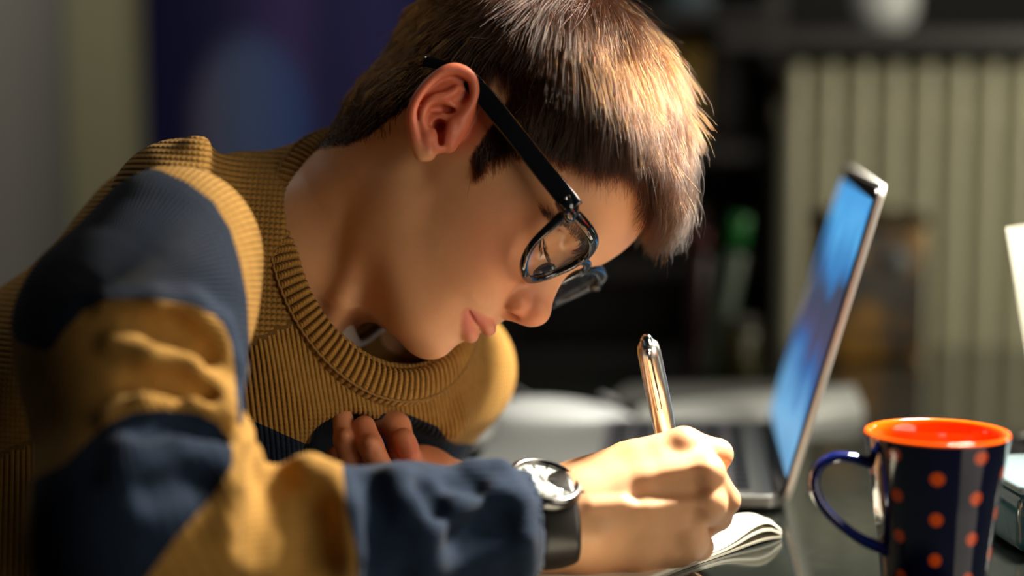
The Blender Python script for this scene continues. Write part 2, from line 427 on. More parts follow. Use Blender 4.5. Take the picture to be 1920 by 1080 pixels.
# ------------------------------------------------------------------ skin
skin = mat('skin', rough=.48, spec=.42, sss=.22, sss_r=(1, .30, .14)); sk = NT(skin)
_n = sk.noise(90, 4); _n2 = sk.noise(14, 2)
_c0 = sk.mix(_n2, srgb(230, 180, 134), srgb(220, 164, 116))
_c0 = sk.mix(sk.math('MULTIPLY', _n, .35), _c0, srgb(200, 132, 96))
_c0 = sk.mix(sk.attr('flush'), _c0, srgb(205, 96, 66))
_c0 = sk.mix(sk.attr('lip'), _c0, srgb(204, 108, 100))
_c0 = sk.mix(sk.attr('scalp'), _c0, srgb(34, 20, 12))
sk.l(_c0, sk.b.inputs['Base Color'])
sk.bump(sk.noise(1400, 2), .12, .0006)
def skin_attrs(v, head=True):
    n = len(v); out = {'flush': np.zeros(n), 'lip': np.zeros(n), 'scalp': np.zeros(n)}
    if head:
        q = toH(v.astype(np.float32)); u, y, z = q.T
        out['lip'] = lip_mask * .85
        eard = np.linalg.norm(v - E(430, 450, 0), axis=1)
        fl = .38 * gau(q, (.075, -.048, -.018), (.022, .03, .018)) + .5 * gau(q, (.104, 0, -.026), (.010, .02, .010)) + .85 * (1 - ss(eard, .022, .036)) * ss(-y, .062, .068)
        out['flush'] = fl
        out['scalp'] = scalp_mask(q)
    return out
# hairline on the near and far side, in head coordinates (forward, up)
HL = np.array([(-.30, -.074), (-.050, -.072), (-.040, -.066), (-.030, -.058), (-.0235, -.045), (-.0215, -.020), (-.0190, .006), (-.012, .030), (.000, .040), (.012, .038), (.0195, .024), (.024, .008), (.029, -.006), (.036, -.008), (.0385, .006), (.044, .024), (.052, .036), (.062, .043), (.070, .052), (.078, .062), (.088, .066), (.30, .066)])
def scalp_mask(q):
    z0 = np.interp(q[:, 0], HL[:, 0], HL[:, 1])
    return ss(q[:, 2] - z0, -.002, .004) * (1 - ss(np.abs(q[:, 1]), .0725, .078))
# eye balls are painted on small spheres under the lids
person = thing('person', 'boy in a mustard and navy striped sweater bending over a notebook, writing', 'person', tuple(P(300, 1600, 1.2)))
body_v, body_f, body_a = [hv], [hf], [skin_attrs(hv)]
# ------------------------------------------------------------------ hands
def fing(f, pts, rs, k=.006): f.chain([P(*p) for p in pts], rs, k, kk=.003)
def right_hand(p):
    f = Fld(p)
    fing(f, [(960, 985, 1.03), (1085, 972, 1.037)], [.0225, .0235])
    fing(f, [(975, 950, 1.035), (1088, 925, 1.045)], [.018, .0165], .012)
    fing(f, [(975, 1010, 1.032), (1095, 1030, 1.040)], [.017, .0125], .012)
    fing(f, [(1092, 918, 1.046), (1190, 868, 1.050), (1282, 838, 1.052)], [.0155, .0125, .0108], .010)   # index metacarpal
    fing(f, [(1092, 942, 1.034), (1210, 912, 1.033), (1322, 886, 1.034)], [.0165, .0120, .0108], .008)
    fing(f, [(1092, 975, 1.030), (1210, 958, 1.030), (1326, 944, 1.034)], [.0180, .0140, .0105], .007)
    fing(f, [(1098, 1022, 1.036), (1200, 1018, 1.037), (1288, 1008, 1.041)], [.0130, .0145, .0115], .010)
    fing(f, [(1150, 900, 1.046), (1240, 880, 1.046), (1308, 866, 1.047)], [.012, .0105, .0085], .012)
    fing(f, [(1110, 960, 1.060), (1260, 930, 1.068)], [.026, .024], .012)
    fing(f, [(1110, 1040, 1.046), (1190, 1046, 1.048), (1275, 1036, 1.05)], [.0095, .0085, .0080], .010)
    # fingers
    fing(f, [(1282, 838, 1.052), (1345, 852, 1.062)], [.0105, .0088], .004)
    fing(f, [(1345, 852, 1.062), (1322, 908, 1.086), (1292, 945, 1.098)], [.0088, .0078, .0065], .002)
    fing(f, [(1322, 886, 1.034), (1358, 938, 1.046)], [.0100, .0088], .003)
    fing(f, [(1358, 938, 1.046), (1322, 968, 1.075), (1288, 968, 1.095)], [.0088, .0080, .0068], .002)
    fing(f, [(1326, 944, 1.034), (1345, 968, 1.050)], [.0095, .0082], .003)
    fing(f, [(1345, 968, 1.050), (1300, 1000, 1.075), (1270, 1000, 1.088)], [.0082, .0076, .0068], .002)
    fing(f, [(1288, 1008, 1.041), (1312, 1025, 1.052)], [.0100, .0076], .004)
    fing(f, [(1312, 1025, 1.052), (1278, 1030, 1.070), (1250, 1026, 1.080)], [.0076, .0070, .0060], .002)
    # thumb
    fing(f, [(1090, 912, 1.060), (1175, 868, 1.078), (1232, 856, 1.094)], [.0150, .0120, .0095], .006)
    fing(f, [(1232, 856, 1.094), (1268, 898, 1.104), (1288, 930, 1.106)], [.0095, .0088, .0072], .003)
    fing(f, [(1150, 905, 1.066), (1240, 870, 1.070)], [.0100, .0090], .012)
    # knuckles and tendons
    for q, r in (((1283, 830, 1.045), .0065), ((1330, 886, 1.027), .0060), ((1333, 940, 1.027), .0058), ((1292, 1004, 1.032), .0055)): f.ball(P(*q), r, .007)
    for a, b in (((1110, 910, 1.034), (1325, 884, 1.0255)), ((1110, 950, 1.0155), (1325, 938, 1.025))): f.chain([P(*a), P(*b)], [.0022, .0030], .006)
    f.chain([P(1200, 925, 1.018), P(1300, 912, 1.020)], [.0020, .0036], .010, 'd')
    f.chain([P(1215, 985, 1.013), P(1300, 975, 1.022)], [.0016, .0030], .008, 'd')
    f.chain([P(1115, 890, 1.042), P(1190, 852, 1.056)], [.0022, .0030], .006, 'd')
    f.ball(P(1120, 1000, 1.018), .004, .010)
    return f.d
def left_hand(p):
    f = Fld(p)
    fing(f, [(748, 920, 1.125), (790, 925, 1.14), (835, 925, 1.15)], [.022, .020, .018], .012)
    fing(f, [(700, 900, 1.110), (790, 905, 1.125)], [.018, .022], .012)
    fing(f, [(780, 880, 1.116), (835, 915, 1.14)], [.010, .017], .012)
    fing(f, [(643, 786, 1.088), (648, 826, 1.084), (664, 890, 1.090), (690, 935, 1.11)], [.0062, .0067, .0072, .010], .002)
    fing(f, [(683, 800, 1.084), (695, 836, 1.079), (722, 895, 1.084), (745, 940, 1.11)], [.0066, .0070, .0074, .010], .002)
    fing(f, [(628, 855, 1.108), (632, 900, 1.100), (670, 950, 1.11)], [.006, .0065, .010], .002)
    fing(f, [(720, 790, 1.112), (742, 800, 1.108), (756, 838, 1.100), (775, 895, 1.112)], [.0085, .0085, .0082, .010], .003)
    f.chain([P(757, 822, 1.090), P(766, 850, 1.088)], [.0062, .0058], .004)
    for q in ((692, 829, 1.0715), (646, 816, 1.0765)): f.ball(P(*q), .0030, .005)
    return f.d
for fn, lo, hi, hh in ((right_hand, P(960, 1090, 1.04) - (.02, .06, .01), P(1385, 800, 1.04) + (.01, .09, .005), .0012), (left_hand, P(600, 1050, 1.12) - (.01, .06, .03), P(900, 770, 1.12) + (.03, .08, .01), .0014)):
    v, f = implicit(fn, lo, hi, hh); body_v.append(v); body_f.append(f); a = skin_attrs(v, False)
    if fn is left_hand:
        a['flush'] = .55 * np.exp(-((v - P(770, 855, 1.09)) ** 2).sum(1) / (2 * .008 ** 2)) + .35 + .25 * np.exp(-((v - P(690, 820, 1.08)) ** 2).sum(1) / (2 * .008 ** 2))
    body_a.append(a)
def join_body():
    off = 0; V = []; F_ = []; A = {}
    for v, f, a in zip(body_v, body_f, body_a):
        V.append(v); F_.append(f + off); off += len(v)
        for k, x in a.items(): A.setdefault(k, []).append(x)
    return npmesh('body', np.vstack(V), np.vstack(F_), skin, person, attrs={k: np.concatenate(x) for k, x in A.items()})
body = join_body()
# ------------------------------------------------------------------ eyeglasses
acetate = mat('black_acetate', (.006, .007, .010), rough=.12, spec=.6, coat=.5)
lens_m = bpy.data.materials.new('spectacle_lens'); lens_m.use_nodes = True
_t = lens_m.node_tree; _t.nodes.clear()
_o = _t.nodes.new('ShaderNodeOutputMaterial'); _mx = _t.nodes.new('ShaderNodeMixShader'); _tr = _t.nodes.new('ShaderNodeBsdfTransparent'); _gl = _t.nodes.new('ShaderNodeBsdfGlossy'); _fr = _t.nodes.new('ShaderNodeLayerWeight'); _pw = _t.nodes.new('ShaderNodeMath'); _ml = _t.nodes.new('ShaderNodeMath')
_tr.inputs[0].default_value = (.96, .97, .96, 1); _gl.inputs['Roughness'].default_value = .02; _pw.operation = 'POWER'; _pw.inputs[1].default_value = 5; _ml.operation = 'MULTIPLY_ADD'; _ml.inputs[1].default_value = .3; _ml.inputs[2].default_value = .025
_t.links.new(_fr.outputs['Facing'], _pw.inputs[0]); _t.links.new(_pw.outputs[0], _ml.inputs[0]); _t.links.new(_ml.outputs[0], _mx.inputs[0]); _t.links.new(_tr.outputs[0], _mx.inputs[1]); _t.links.new(_gl.outputs[0], _mx.inputs[2]); _t.links.new(_mx.outputs[0], _o.inputs[0])
glasses = thing('eyeglasses', 'black thick-rimmed eyeglasses worn by the boy', 'eyeglasses', tuple(H((.10, 0, .02))))
OUT = np.array([(.0265, .0165), (.018, .0200), (.005, .0205), (-.010, .0190), (-.0205, .0140), (-.0245, .0040), (-.0215, -.0100), (-.0120, -.0190), (.002, -.0210), (.0145, -.0185), (.0225, -.0100), (.0258, .0040)])
def gp(y, z): return H((.0972 + .15 * z - ((16 + 150 * z) if y < 0 else 5) * max(abs(y) - .034, 0) ** 2, y, z))
def lens_loop(s, n=64, sc=1.0):
    o = resample(OUT, n, True) * sc
    return np.array([gp(s * (.0335 + a), .0040 + b * 1.04) for a, b in o])
fg = Geo()
for s in (-1, 1):
    lp = lens_loop(s); w = .00265 + .0009 * np.clip((resample(OUT, 64, True)[:, 1]) / .02, -.3, 1)
    fg.tube(lp, w, 14, closed=True, up=HB[0], flat=(1, .85), sq=.7)
    fg.tube([gp(s * .0570, .0205), gp(s * .0605, .0212), H((.0860, s * .0655, .0222)), H((.081, s * .0685, .0222))], [.0046, .0056, .0058, .0050], 12, up=HB[0] if False else None, sq=.7)
    pad = resample([gp(s * .0125, .001) - HB[0] * .003, gp(s * .0120, -.006) - HB[0] * .0045, gp(s * .0150, -.012) - HB[0] * .004], 8)
    fg.tube(pad, [.0012, .0026, .0032, .0034, .0034, .0030, .0024, .0012], 10, flat=(.8, 1.2))
fg.tube(resample([gp(-.0125, .0135), gp(-.006, .0175), gp(0, .0185), gp(.006, .0175), gp(.0125, .0135)], 16), .0030, 12, up=HB[0], flat=(1.1, .9), sq=.75)
fg.obj('frame', acetate, glasses)
for s in (-1, 1):
    lp = lens_loop(s, 48, .93); c = lp.mean(0)
    v = []
    for off in (-.0006, .0006):
        for k in (1, .66, .33):
            v.append(c + (lp - c) * k + HB[0] * (off + .0012 * (1 - k * k)))
        v.append(np.array([c + HB[0] * (off + .0012)]))
    v = np.vstack(v); f = []
    for b, flip in ((0, 0), (145, 1)):
        for r in range(2):
            for k in range(48): q = (b + r * 48 + k, b + r * 48 + (k + 1) % 48, b + (r + 1) * 48 + (k + 1) % 48, b + (r + 1) * 48 + k); f.append(q[::-1] if flip else q)
        for k in range(48): q = (b + 96 + k, b + 96 + (k + 1) % 48, b + 144); f.append(q[::-1] if flip else q)
    for k in range(48): f.append((k, 145 + k, 145 + (k + 1) % 48, (k + 1) % 48))
    npmesh('lens', v, f, lens_m, glasses)
armw = resample([P(1076, 392, 1.0415), P(1056, 365, 1.0420), P(1010, 308, 1.0445), P(955, 238, 1.048), P(905, 178, 1.0565), P(865, 138, 1.0590), P(830, 124, 1.064), P(795, 116, 1.067)], 40)
arml = (armw - HO) @ HB.T
ar = np.interp(np.linspace(0, 1, 40), [0, .1, .35, .62, .75, .85, 1], [.0060, .0060, .0058, .0060, .0050, .0034, .0036])
for s in (1, -1):
    q = arml * (1, s, 1); g = Geo(); g.tube(HO + q @ HB, ar, 14, up=HB[1], flat=(1, .30), sq=.6)
    a = g.obj('temple_arm', acetate, glasses)
    g = Geo(); g.tube([H((.0835, s * .0712, .0228)), H((.0835, s * .0726, .0228))], [.0011, .0009], 10); g.obj('rivet', mat('rivet_steel', (.7, .7, .68), .25, 1), a)
# ------------------------------------------------------------------ hair
def hair_mat(name, mel, red, rough=.28):
    m = bpy.data.materials.new(name); m.use_nodes = True; t = m.node_tree; t.nodes.clear()
    o = t.nodes.new('ShaderNodeOutputMaterial'); h = t.nodes.new('ShaderNodeBsdfHairPrincipled'); h.parametrization = 'MELANIN'
    h.inputs['Melanin'].default_value = mel; h.inputs['Melanin Redness'].default_value = red
    h.inputs['Roughness'].default_value = rough; h.inputs['Radial Roughness'].default_value = .35
    h.inputs['Random Color'].default_value = .25
    t.links.new(h.outputs[0], o.inputs[0]); return m
hairm = hair_mat('brown_hair', .70, .46, .26)
def skull(q):
    return smin(cran(q), face_slice(q), .014)
def sk_n(q):
    q = q.astype(np.float32); e = .001
    g = np.stack([skull(q + np.eye(3, dtype=np.float32)[k] * e) - skull(q - np.eye(3, dtype=np.float32)[k] * e) for k in range(3)], 1)
    return g / (np.linalg.norm(g, axis=1, keepdims=True) + 1e-9)
def make_curves(name, pts, rad, m, parent):
    n, k = pts.shape[:2]
    cu = bpy.data.hair_curves.new(name); cu.add_curves([k] * n)
    cu.attributes['position'].data.foreach_set('vector', pts.reshape(-1, 3).astype(np.float32).ravel())
    ra = cu.attributes.get('radius') or cu.attributes.new('radius', 'FLOAT', 'POINT')
    ra.data.foreach_set('value', np.broadcast_to(rad, (n, k)).astype(np.float32).ravel())
    cu.materials.append(m)
    o = bpy.data.objects.new(name, cu); C.objects.link(o); o.parent = parent; o.matrix_parent_inverse = parent_inv(parent)
    return o
mk = scalp_mask(hq) * (np.linalg.norm(hv - E(430, 420, 0), axis=1) > .026)
cand = np.where((mk > .35) & (hq[:, 2] > -.085))[0]
def grow(q, K=8, rs=nrs):
    """q: roots in head coordinates -> strands (n,K,3)"""
    n = len(q); x, y, z = q.T
    top = ss(z, .050, .100) ; front = ss(x, .045, .085) * ss(z, .05, .07); back = ss(-x, .0, .05)
    side = ss(np.abs(y), .045, .066)
    L = .012 + .006 * ss(z, .0, .04) + .020 * ss(z + .25 * x, .050, .085) + .010 * top - .012 * front
    hz = z - np.interp(x, HL[:, 0], HL[:, 1]); L = np.where(x > .035, np.minimum(L, .0085 + .8 * np.maximum(hz, 0) + .012 * ss(np.abs(y), .045, .02)), L)
    L *= np.where(z < .03, .85, 1) * (1 + .22 * rs.randn(n)).clip(.5, 1.6)
    d = np.outer(1 - back, (.80, 0, -.60)) + np.outer(back, (-.15, 0, -1.0)) + np.outer(top, (.35, 0, .1)) + np.outer(front, (.35, 0, .15))
    d[:, 1] += np.sign(y) * .10 * (1 - side) * ss(np.abs(y), 0, .02)
    d += .24 * rs.randn(n, 3)
    lift = .12 + .26 * ss(z + .25 * x, .06, .10) + .30 * front - .05 * (z < .03)
    lift = lift * (1 + .35 * rs.randn(n)).clip(.3, 2)
    P_ = [q]; p = q.copy(); st = L / (K - 1)
    for i in range(K - 1):
        nn = sk_n(p); t = d - (d * nn).sum(1, keepdims=True) * nn; t /= np.linalg.norm(t, axis=1, keepdims=True) + 1e-9
        fall = 1 - .75 * i / (K - 2)
        lf = (lift * fall)[:, None] + (.35 * front * (i / (K - 2)) * (1 - fall * .5))[:, None] * 0
        p = p + (t * (1 - .3 * lf) + nn * lf) * st[:, None]
        P_.append(p.copy())
    return np.stack(P_, 1)
NG = 1900
gi = nrs.choice(cand, NG, replace=False); G = grow(hq[gi].astype(float))
# a little extra swing per lock
G += (np.linspace(0, 1, 8)[None, :, None] ** 1.5) * nrs.randn(NG, 1, 3) * (.0034 + .0034 * ss(hq[gi, 2], .05, .09))[:, None, None]
NS = 90000
wt = np.ones(len(cand)); si = nrs.choice(cand, NS)
roots = hq[si].astype(float) + nrs.randn(NS, 3) * .0005; S = grow(roots)
groot = G[:, 0]
from mathutils.kdtree import KDTree
kd = KDTree(NG)
for i, g in enumerate(groot): kd.insert(g, i)
kd.balance()
near = np.array([kd.find(r)[1] for r in roots])
dl = G[near] - G[near][:, :1]                       # shape of the guide
K = 8; tt = np.linspace(0, 1, K)
cl = (.58 * tt ** 1.0)[None, :, None] * (.6 + .4 * nrs.rand(NS))[:, None, None]
tgt = G[near]; shape = S[:, :1] + dl
S = S * (1 - cl) + (tgt * .6 + shape * .4) * cl
fly = nrs.rand(NS) < .02
S[fly] += (tt[None, :, None] ** 1.6) * nrs.randn(fly.sum(), 1, 3) * .005
hair = make_curves('hair', HO + S @ HB, (.00012 * (1 - .7 * tt ** 2))[None], hairm, person)
# eyebrows and lashes
bro = []
for s in (-1, 1):
    for i in range(420):
        t = nrs.rand(); yy = .0130 + .037 * t; zz = .0150 + .0065 * math.sin(math.pi * min(t * 1.1, 1)) - .004 * t + nrs.randn() * .0016 * (1 - .5 * t)
        q = np.array([[.12, s * yy, zz]], np.float32)
        for _ in range(14): q[:, 0] -= head_h(q) * .8
        nn = sk_n(q)[0]; d = np.array((0, s * (.4 + .6 * t), .75 - .8 * t)) + nrs.randn(3) * .12; d -= nn * (d @ nn); d /= np.linalg.norm(d)
        l = .0065 * (1 + .3 * nrs.randn()); p = q[0].astype(float)
        bro.append([p + d * l * u + nn * (.0022 * math.sin(2.2 * u)) for u in np.linspace(0, 1, 6)])
browm = hair_mat('brow_hair', .85, .6)
make_curves('eyebrow', HO + np.array(bro) @ HB, (.00011 * (1 - .7 * np.linspace(0, 1, 6)))[None], browm, person)
las = []
for s in (-1, 1):
    e = eye_pt(s)
    for i in range(85):
        t = nrs.rand(); a = np.interp(t, [0, .25, .5, .75, 1], [.0135, .007, 0, -.007, -.0125]); 
        fx = np.interp(t, [0, .25, .5, .75, 1], [.0090, .0124, .0134, .0122, .0085]); fz = np.interp(t, [0, .25, .5, .75, 1], [-.0012, -.0044, -.0052, -.0041, -.0022])
        p = e + (fx, s * a, fz); l = .0085 * (1 - .3 * abs(t - .4)) * (1 + .15 * nrs.randn())
        d = np.array((.80, s * (a * 30 + .05 * nrs.randn()), -.72)); u_ = np.linspace(0, 1, 7)[:, None]
        las.append(p + l * (d * u_ + np.array((.25, 0, .38)) * u_ ** 2))
    for i in range(50):
        t = nrs.rand(); a = np.interp(t, [0, .5, 1], [.0125, 0, -.0115])
        p = e + (np.interp(t, [0, .5, 1], [.0088, .0128, .0086]), s * a, np.interp(t, [0, .5, 1], [-.0028, -.0068, -.0035])); l = .005 * (1 + .2 * nrs.randn()); u_ = np.linspace(0, 1, 7)[:, None]
        las.append(p + l * (np.array((.55, s * a * 30, -.85)) * u_ + np.array((.25, 0, .1)) * u_ ** 2))
make_curves('eyelashes', HO + np.array(las) @ HB, (.00013 * (1 - .7 * np.linspace(0, 1, 7)))[None], hair_mat('lash_hair', 1.0, .3), person)
# ------------------------------------------------------------------ sweater
CC = P(712, 486, 1.135)
ca_ = np.array((.0414, 0, -.0613)) @ BAS; cb_ = np.array((-.0325, -.0542, -.0368)) @ BAS
cn_ = np.cross(ca_, cb_); cn_ /= np.linalg.norm(cn_)
if cn_ @ (HO - CC) < 0: cn_ = -cn_
def ring(t, k=1.0): return CC + (np.cos(t)[:, None] * ca_ + np.sin(t)[:, None] * cb_) * k
RB = [tuple(p) for p in ring(np.linspace(0, 2 * np.pi, 17))]
def pch(f, pts, rs, k, mode='u', kk=.01): f.chain([P(*p) for p in pts], rs, k, mode, kk)
def torso0(p):
    p = p.astype(np.float32); f = Fld(p)
    pch(f, [(480, 420, 1.150), (340, 500, 1.165), (130, 770, 1.18), (20, 1010, 1.19)], [.042, .062, .080, .105], .03, kk=.03)
    pch(f, [(470, 420, 1.110), (345, 402, 1.065)], [.040, .0435], .03)
    pch(f, [(610, 560, 1.155), (560, 650, 1.150), (470, 780, 1.140), (330, 1000, 1.15)], [.060, .072, .070, .095], .03, kk=.03)
    pch(f, [(600, 620, 1.160), (760, 690, 1.170), (838, 690, 1.228)], [.060, .042, .0440], .035, kk=.02)
    pch(f, [(740, 735, 1.150), (830, 735, 1.20)], [.032, .028], .03)
    pch(f, [(540, 640, 1.10), (540, 760, 1.105)], [.030, .024], .03)
    f.chain([q - cn_ * .0150 for q in ring(np.linspace(0, 2 * np.pi, 25), 1.06)], [.0125] * 25, .014)
    return f.d
def sleeve0(p):
    p = p.astype(np.float32); f = Fld(p)
    pch(f, [(338, 452, 1.050), (328, 472, 1.012), (298, 560, .996), (235, 628, .985), (255, 750, .966), (250, 960, .925)], [.036, .0405, .0455, .0525, .048, .046], .02, kk=.025)
    pch(f, [(240, 990, .922), (420, 1022, .935), (600, 1020, .955), (760, 1004, .980), (900, 997, 1.0), (975, 990, 1.010)], [.047, .040, .0375, .0355, .0325, .0305], .022, kk=.015)
    # far arm, reaching down behind the hand
    return f.d
def far_sleeve(p):
    f = Fld(p.astype(np.float32))
    pch(f, [(845, 700, 1.23), (790, 850, 1.25)], [.040, .026], .02)
    return f.d
def surf(fn, px, py, lo=.84, hi=1.35, n=260):
    ds = np.linspace(lo, hi, n); q = np.array([P(px, py, d) for d in ds], np.float32); v = fn(q)
    i = np.where(v < 0)[0]
    return ds[i[0]] if len(i) else None
def on(fn, pts, off):
    out = []
    for px, py in pts:
        d = surf(fn, px, py)
        out.append(d if d else np.nan)
    out = np.array(out); ok = ~np.isnan(out); out = np.interp(np.arange(len(out)), np.arange(len(out))[ok], out[ok])
    return [P(a, b, d + off) for (a, b), d in zip(pts, out)]
SF = []   # sleeve folds: points, radii, k, mode
def ridge(pts, rs, k=.012, off=.002, mode='u', fn=sleeve0): SF.append((on(fn, pts, off), list(rs), k, mode))
ridge([(205, 572), (290, 574), (360, 584), (405, 625), (425, 690), (428, 745)], [.004, .0075, .0085, .0095, .0100, .0070], .010, .000)
ridge([(215, 645), (280, 668), (350, 690), (400, 740)], [.003, .0065, .0080, .0070], .010, .001)
ridge([(205, 786), (270, 758), (350, 752), (410, 770), (440, 815), (450, 860)], [.003, .0060, .0075, .0090, .0090, .0080], .009, -.001)
ridge([(300, 630), (345, 628), (380, 665)], [.004, .006, .005], .010, -.001, 'd')
ridge([(250, 715), (330, 722), (385, 745)], [.004, .006, .004], .010, -.002, 'd')
ridge([(250, 602), (320, 606)], [.003, .005], .008, -.002, 'd')
ridge([(270, 870), (330, 850), (390, 850), (420, 880)], [.006, .008, .008, .005], .014, .003)
ridge([(235, 850), (225, 890)], [.005, .005], .012, .003)
ridge([(270, 812), (350, 800), (410, 830)], [.003, .006, .005], .010, -.002, 'd')
ridge([(290, 925), (360, 900), (400, 905)], [.004, .005, .003], .012, -.002, 'd')
ridge([(455, 868), (440, 930), (430, 990)], [.0080, .0085, .007], .012, .001)
ridge([(580, 888), (620, 910), (645, 960), (660, 1040)], [.0105, .0105, .0100, .0100], .012, .000)
ridge([(510, 900), (520, 950), (490, 1010)], [.008, .009, .008], .014, -.004, 'd')
ridge([(590, 960), (585, 1040)], [.007, .009], .014, -.004, 'd')
ridge([(745, 905), (765, 950), (790, 1000), (800, 1060)], [.0080, .0080, .0060, .006], .014, .002)
ridge([(690, 900), (700, 960), (700, 1040)], [.004, .006, .006], .012, -.002, 'd')
ridge([(885, 882), (935, 885), (972, 940), (982, 1010), (984, 1070)], [.0060, .0060, .0050, .0040, .0040], .010, .001)
ridge([(800, 985), (860, 955), (930, 925)], [.005, .006, .004], .012, .002)
ridge([(800, 920), (815, 955)], [.006, .005], .010, -.002, 'd')
ridge([(850, 905), (890, 915)], [.004, .004], .010, -.002, 'd')
ridge([(870, 1010), (930, 975)], [.006, .006], .014, -.002, 'd')
TF = []
def tfold(pts, rs, k, off, mode='u'): TF.append((on(torso0, pts, off), rs, k, mode))
tfold([(600, 640), (650, 710), (690, 770), (705, 790)], [.004, .007, .008, .006], .014, .000)
tfold([(510, 300), (440, 300), (370, 278)], [.006, .006, .004], .016, .000)
tfold([(455, 420), (430, 350)], [.008, .006], .016, -.002, 'd')
tfold([(860, 640), (880, 720), (850, 800)], [.004, .006, .004], .014, .000)
tfold([(800, 730), (760, 770)], [.004, .006], .014, -.002, 'd')
def torso1(p):
    f = Fld(p.astype(np.float32), torso0(p))
    for pts, rs, k, mode in TF: f.chain(pts, rs, k, mode, .004)
    pch(f, [(645, 868, 1.02), (650, 862, 1.10), (700, 880, 1.19)], [.0250, .0250, .030], .008, 'd')
    pch(f, [(740, 862, 1.04), (760, 870, 1.12), (790, 900, 1.22)], [.0210, .0230, .025], .010, 'd')
    return f.d
def sleeve1(p):
    f = Fld(p.astype(np.float32), sleeve0(p))
    for pts, rs, k, mode in SF: f.chain(pts, rs, k, mode, .004)
    return f.d
cuff_a, cuff_b = P(900, 990, 1.0), P(990, 990, 1.010)
def sweater(p):
    p = p.astype(np.float32)
    t = smin(torso1(p), far_sleeve(p), .01)
    q = p - CC.astype(np.float32); h = q @ cn_.astype(np.float32); r = np.sqrt(np.maximum((q ** 2).sum(1) - h * h, 0))
    rr = r - .0735; t = smax(t, np.minimum(h - (.0045 - .60 * rr + 28 * np.maximum(rr - .014, 0) ** 2), .02), .016)
    t = smax(t, -np.maximum(r - .0690, -.045 - h), .003)
    s = sleeve1(p)
    s = smax(s, -capsule(p, cuff_b - (cuff_b - cuff_a) * .2, cuff_b + (cuff_b - cuff_a), .0285, .030), .003)      # open cuff
    s = np.maximum(s, (p - cuff_b.astype(np.float32)) @ ((cuff_b - cuff_a) / np.linalg.norm(cuff_b - cuff_a)).astype(np.float32))
    return smin(t, s, .005)
lo = P(-60, 1130, 1.0); hi = P(980, 230, 1.3)
sv, sf = implicit(sweater, (-.44, .80, TABLE - .11), (P(1005, 900, 1.02)[0], 1.36, P(500, 225, 1.05)[2]), .0026)
cs_ = (sv - CAM) @ BAS.T; spx = 960 + FPX * cs_[:, 0] / cs_[:, 1]; spy = 540 - FPX * cs_[:, 2] / cs_[:, 1]
def poly_sd(x, y, poly):
    poly = np.array(poly, float); d = np.full(len(x), 1e9); ins = np.zeros(len(x), bool)
    for i in range(len(poly)):
        a, b = poly[i - 1], poly[i]; e = b - a
        t = np.clip(((x - a[0]) * e[0] + (y - a[1]) * e[1]) / (e @ e), 0, 1)
        d = np.minimum(d, np.hypot(x - a[0] - t * e[0], y - a[1] - t * e[1]))
        c = ((a[1] > y) != (b[1] > y)) & (x < (b[0] - a[0]) * (y - a[1]) / (b[1] - a[1] + 1e-9) + a[0]); ins ^= c
    return np.where(ins, d, -d)
N1 = [(215, 318), (260, 313), (300, 319), (350, 341), (400, 378), (432, 430), (450, 490), (464, 560), (468, 650), (460, 760), (450, 815), (446, 780), (440, 700), (434, 645), (420, 610), (400, 590), (360, 572), (280, 560), (200, 562), (160, 580), (120, 620), (95, 657), (75, 657), (30, 640), (-10, 540), (60, 440), (130, 360)]
N2 = [(200, 795), (250, 772), (300, 768), (370, 775), (410, 795), (438, 845), (436, 875), (400, 930), (330, 1010), (250, 1120), (60, 1120), (60, 900), (120, 870), (160, 830)]
N3 = [(640, 860), (650, 960), (668, 1030), (674, 1200), (1100, 1200), (1100, 700), (700, 700), (640, 800)]
T1 = [(425, 768), (500, 800), (572, 832), (640, 838), (745, 800), (800, 802), (852, 832), (990, 830), (1000, 1300), (150, 1300), (400, 850)]
TA = [(575, 850), (590, 800), (620, 772), (650, 760), (700, 775), (760, 775), (820, 800), (900, 900), (560, 900)]
dt, ds_ = np.minimum(torso1(sv), far_sleeve(sv)), sleeve1(sv)
issl = ds_ < dt
nav_s = np.maximum.reduce([poly_sd(spx, spy, N1), poly_sd(spx, spy, N2), poly_sd(spx, spy, N3)])
nav_t = np.maximum(poly_sd(spx, spy, T1), np.minimum(poly_sd(spx, spy, TA), (cs_[:, 1] - 1.100) * 3000))
seam_d = np.abs(ds_ - dt)
navy = np.where(issl, nav_s, nav_t)
ang = np.arctan2(cs_[:, 2] - (540 - 540) / FPX, cs_[:, 0] - (250 - 960) / FPX * 1.0)
fore = ss(spx, 430, 480) * ss(spy, 800, 860)
ru_s = np.where(fore > .5, cs_[:, 2] / .0032, ang * 20)
yoke = spy < 602 + .45 * (555 - spx)
ru_t = np.where(yoke & (spx < 640), (cs_[:, 2] + .06 * cs_[:, 0]) / .0033, (cs_[:, 0] * .95 + cs_[:, 1] * .30 + cs_[:, 2] * .16 + .9 * (cs_[:, 0] + .09) * (cs_[:, 2] + .03)) / .0028)
rv_t = np.where(yoke & (spx < 640), cs_[:, 0] / .0030, cs_[:, 2] / .0026)
ru = np.where(issl, ru_s, ru_t); rv = np.where(issl, np.where(fore > .5, cs_[:, 0] / .003, np.hypot(cs_[:, 0] + .2, cs_[:, 2]) / .003), rv_t)
ribs = np.where(issl, 1 - .8 * ss(spy, 520, 640), 1 - .75 * ss(-spx, -260, -140)) * (1 - .3 * fore)
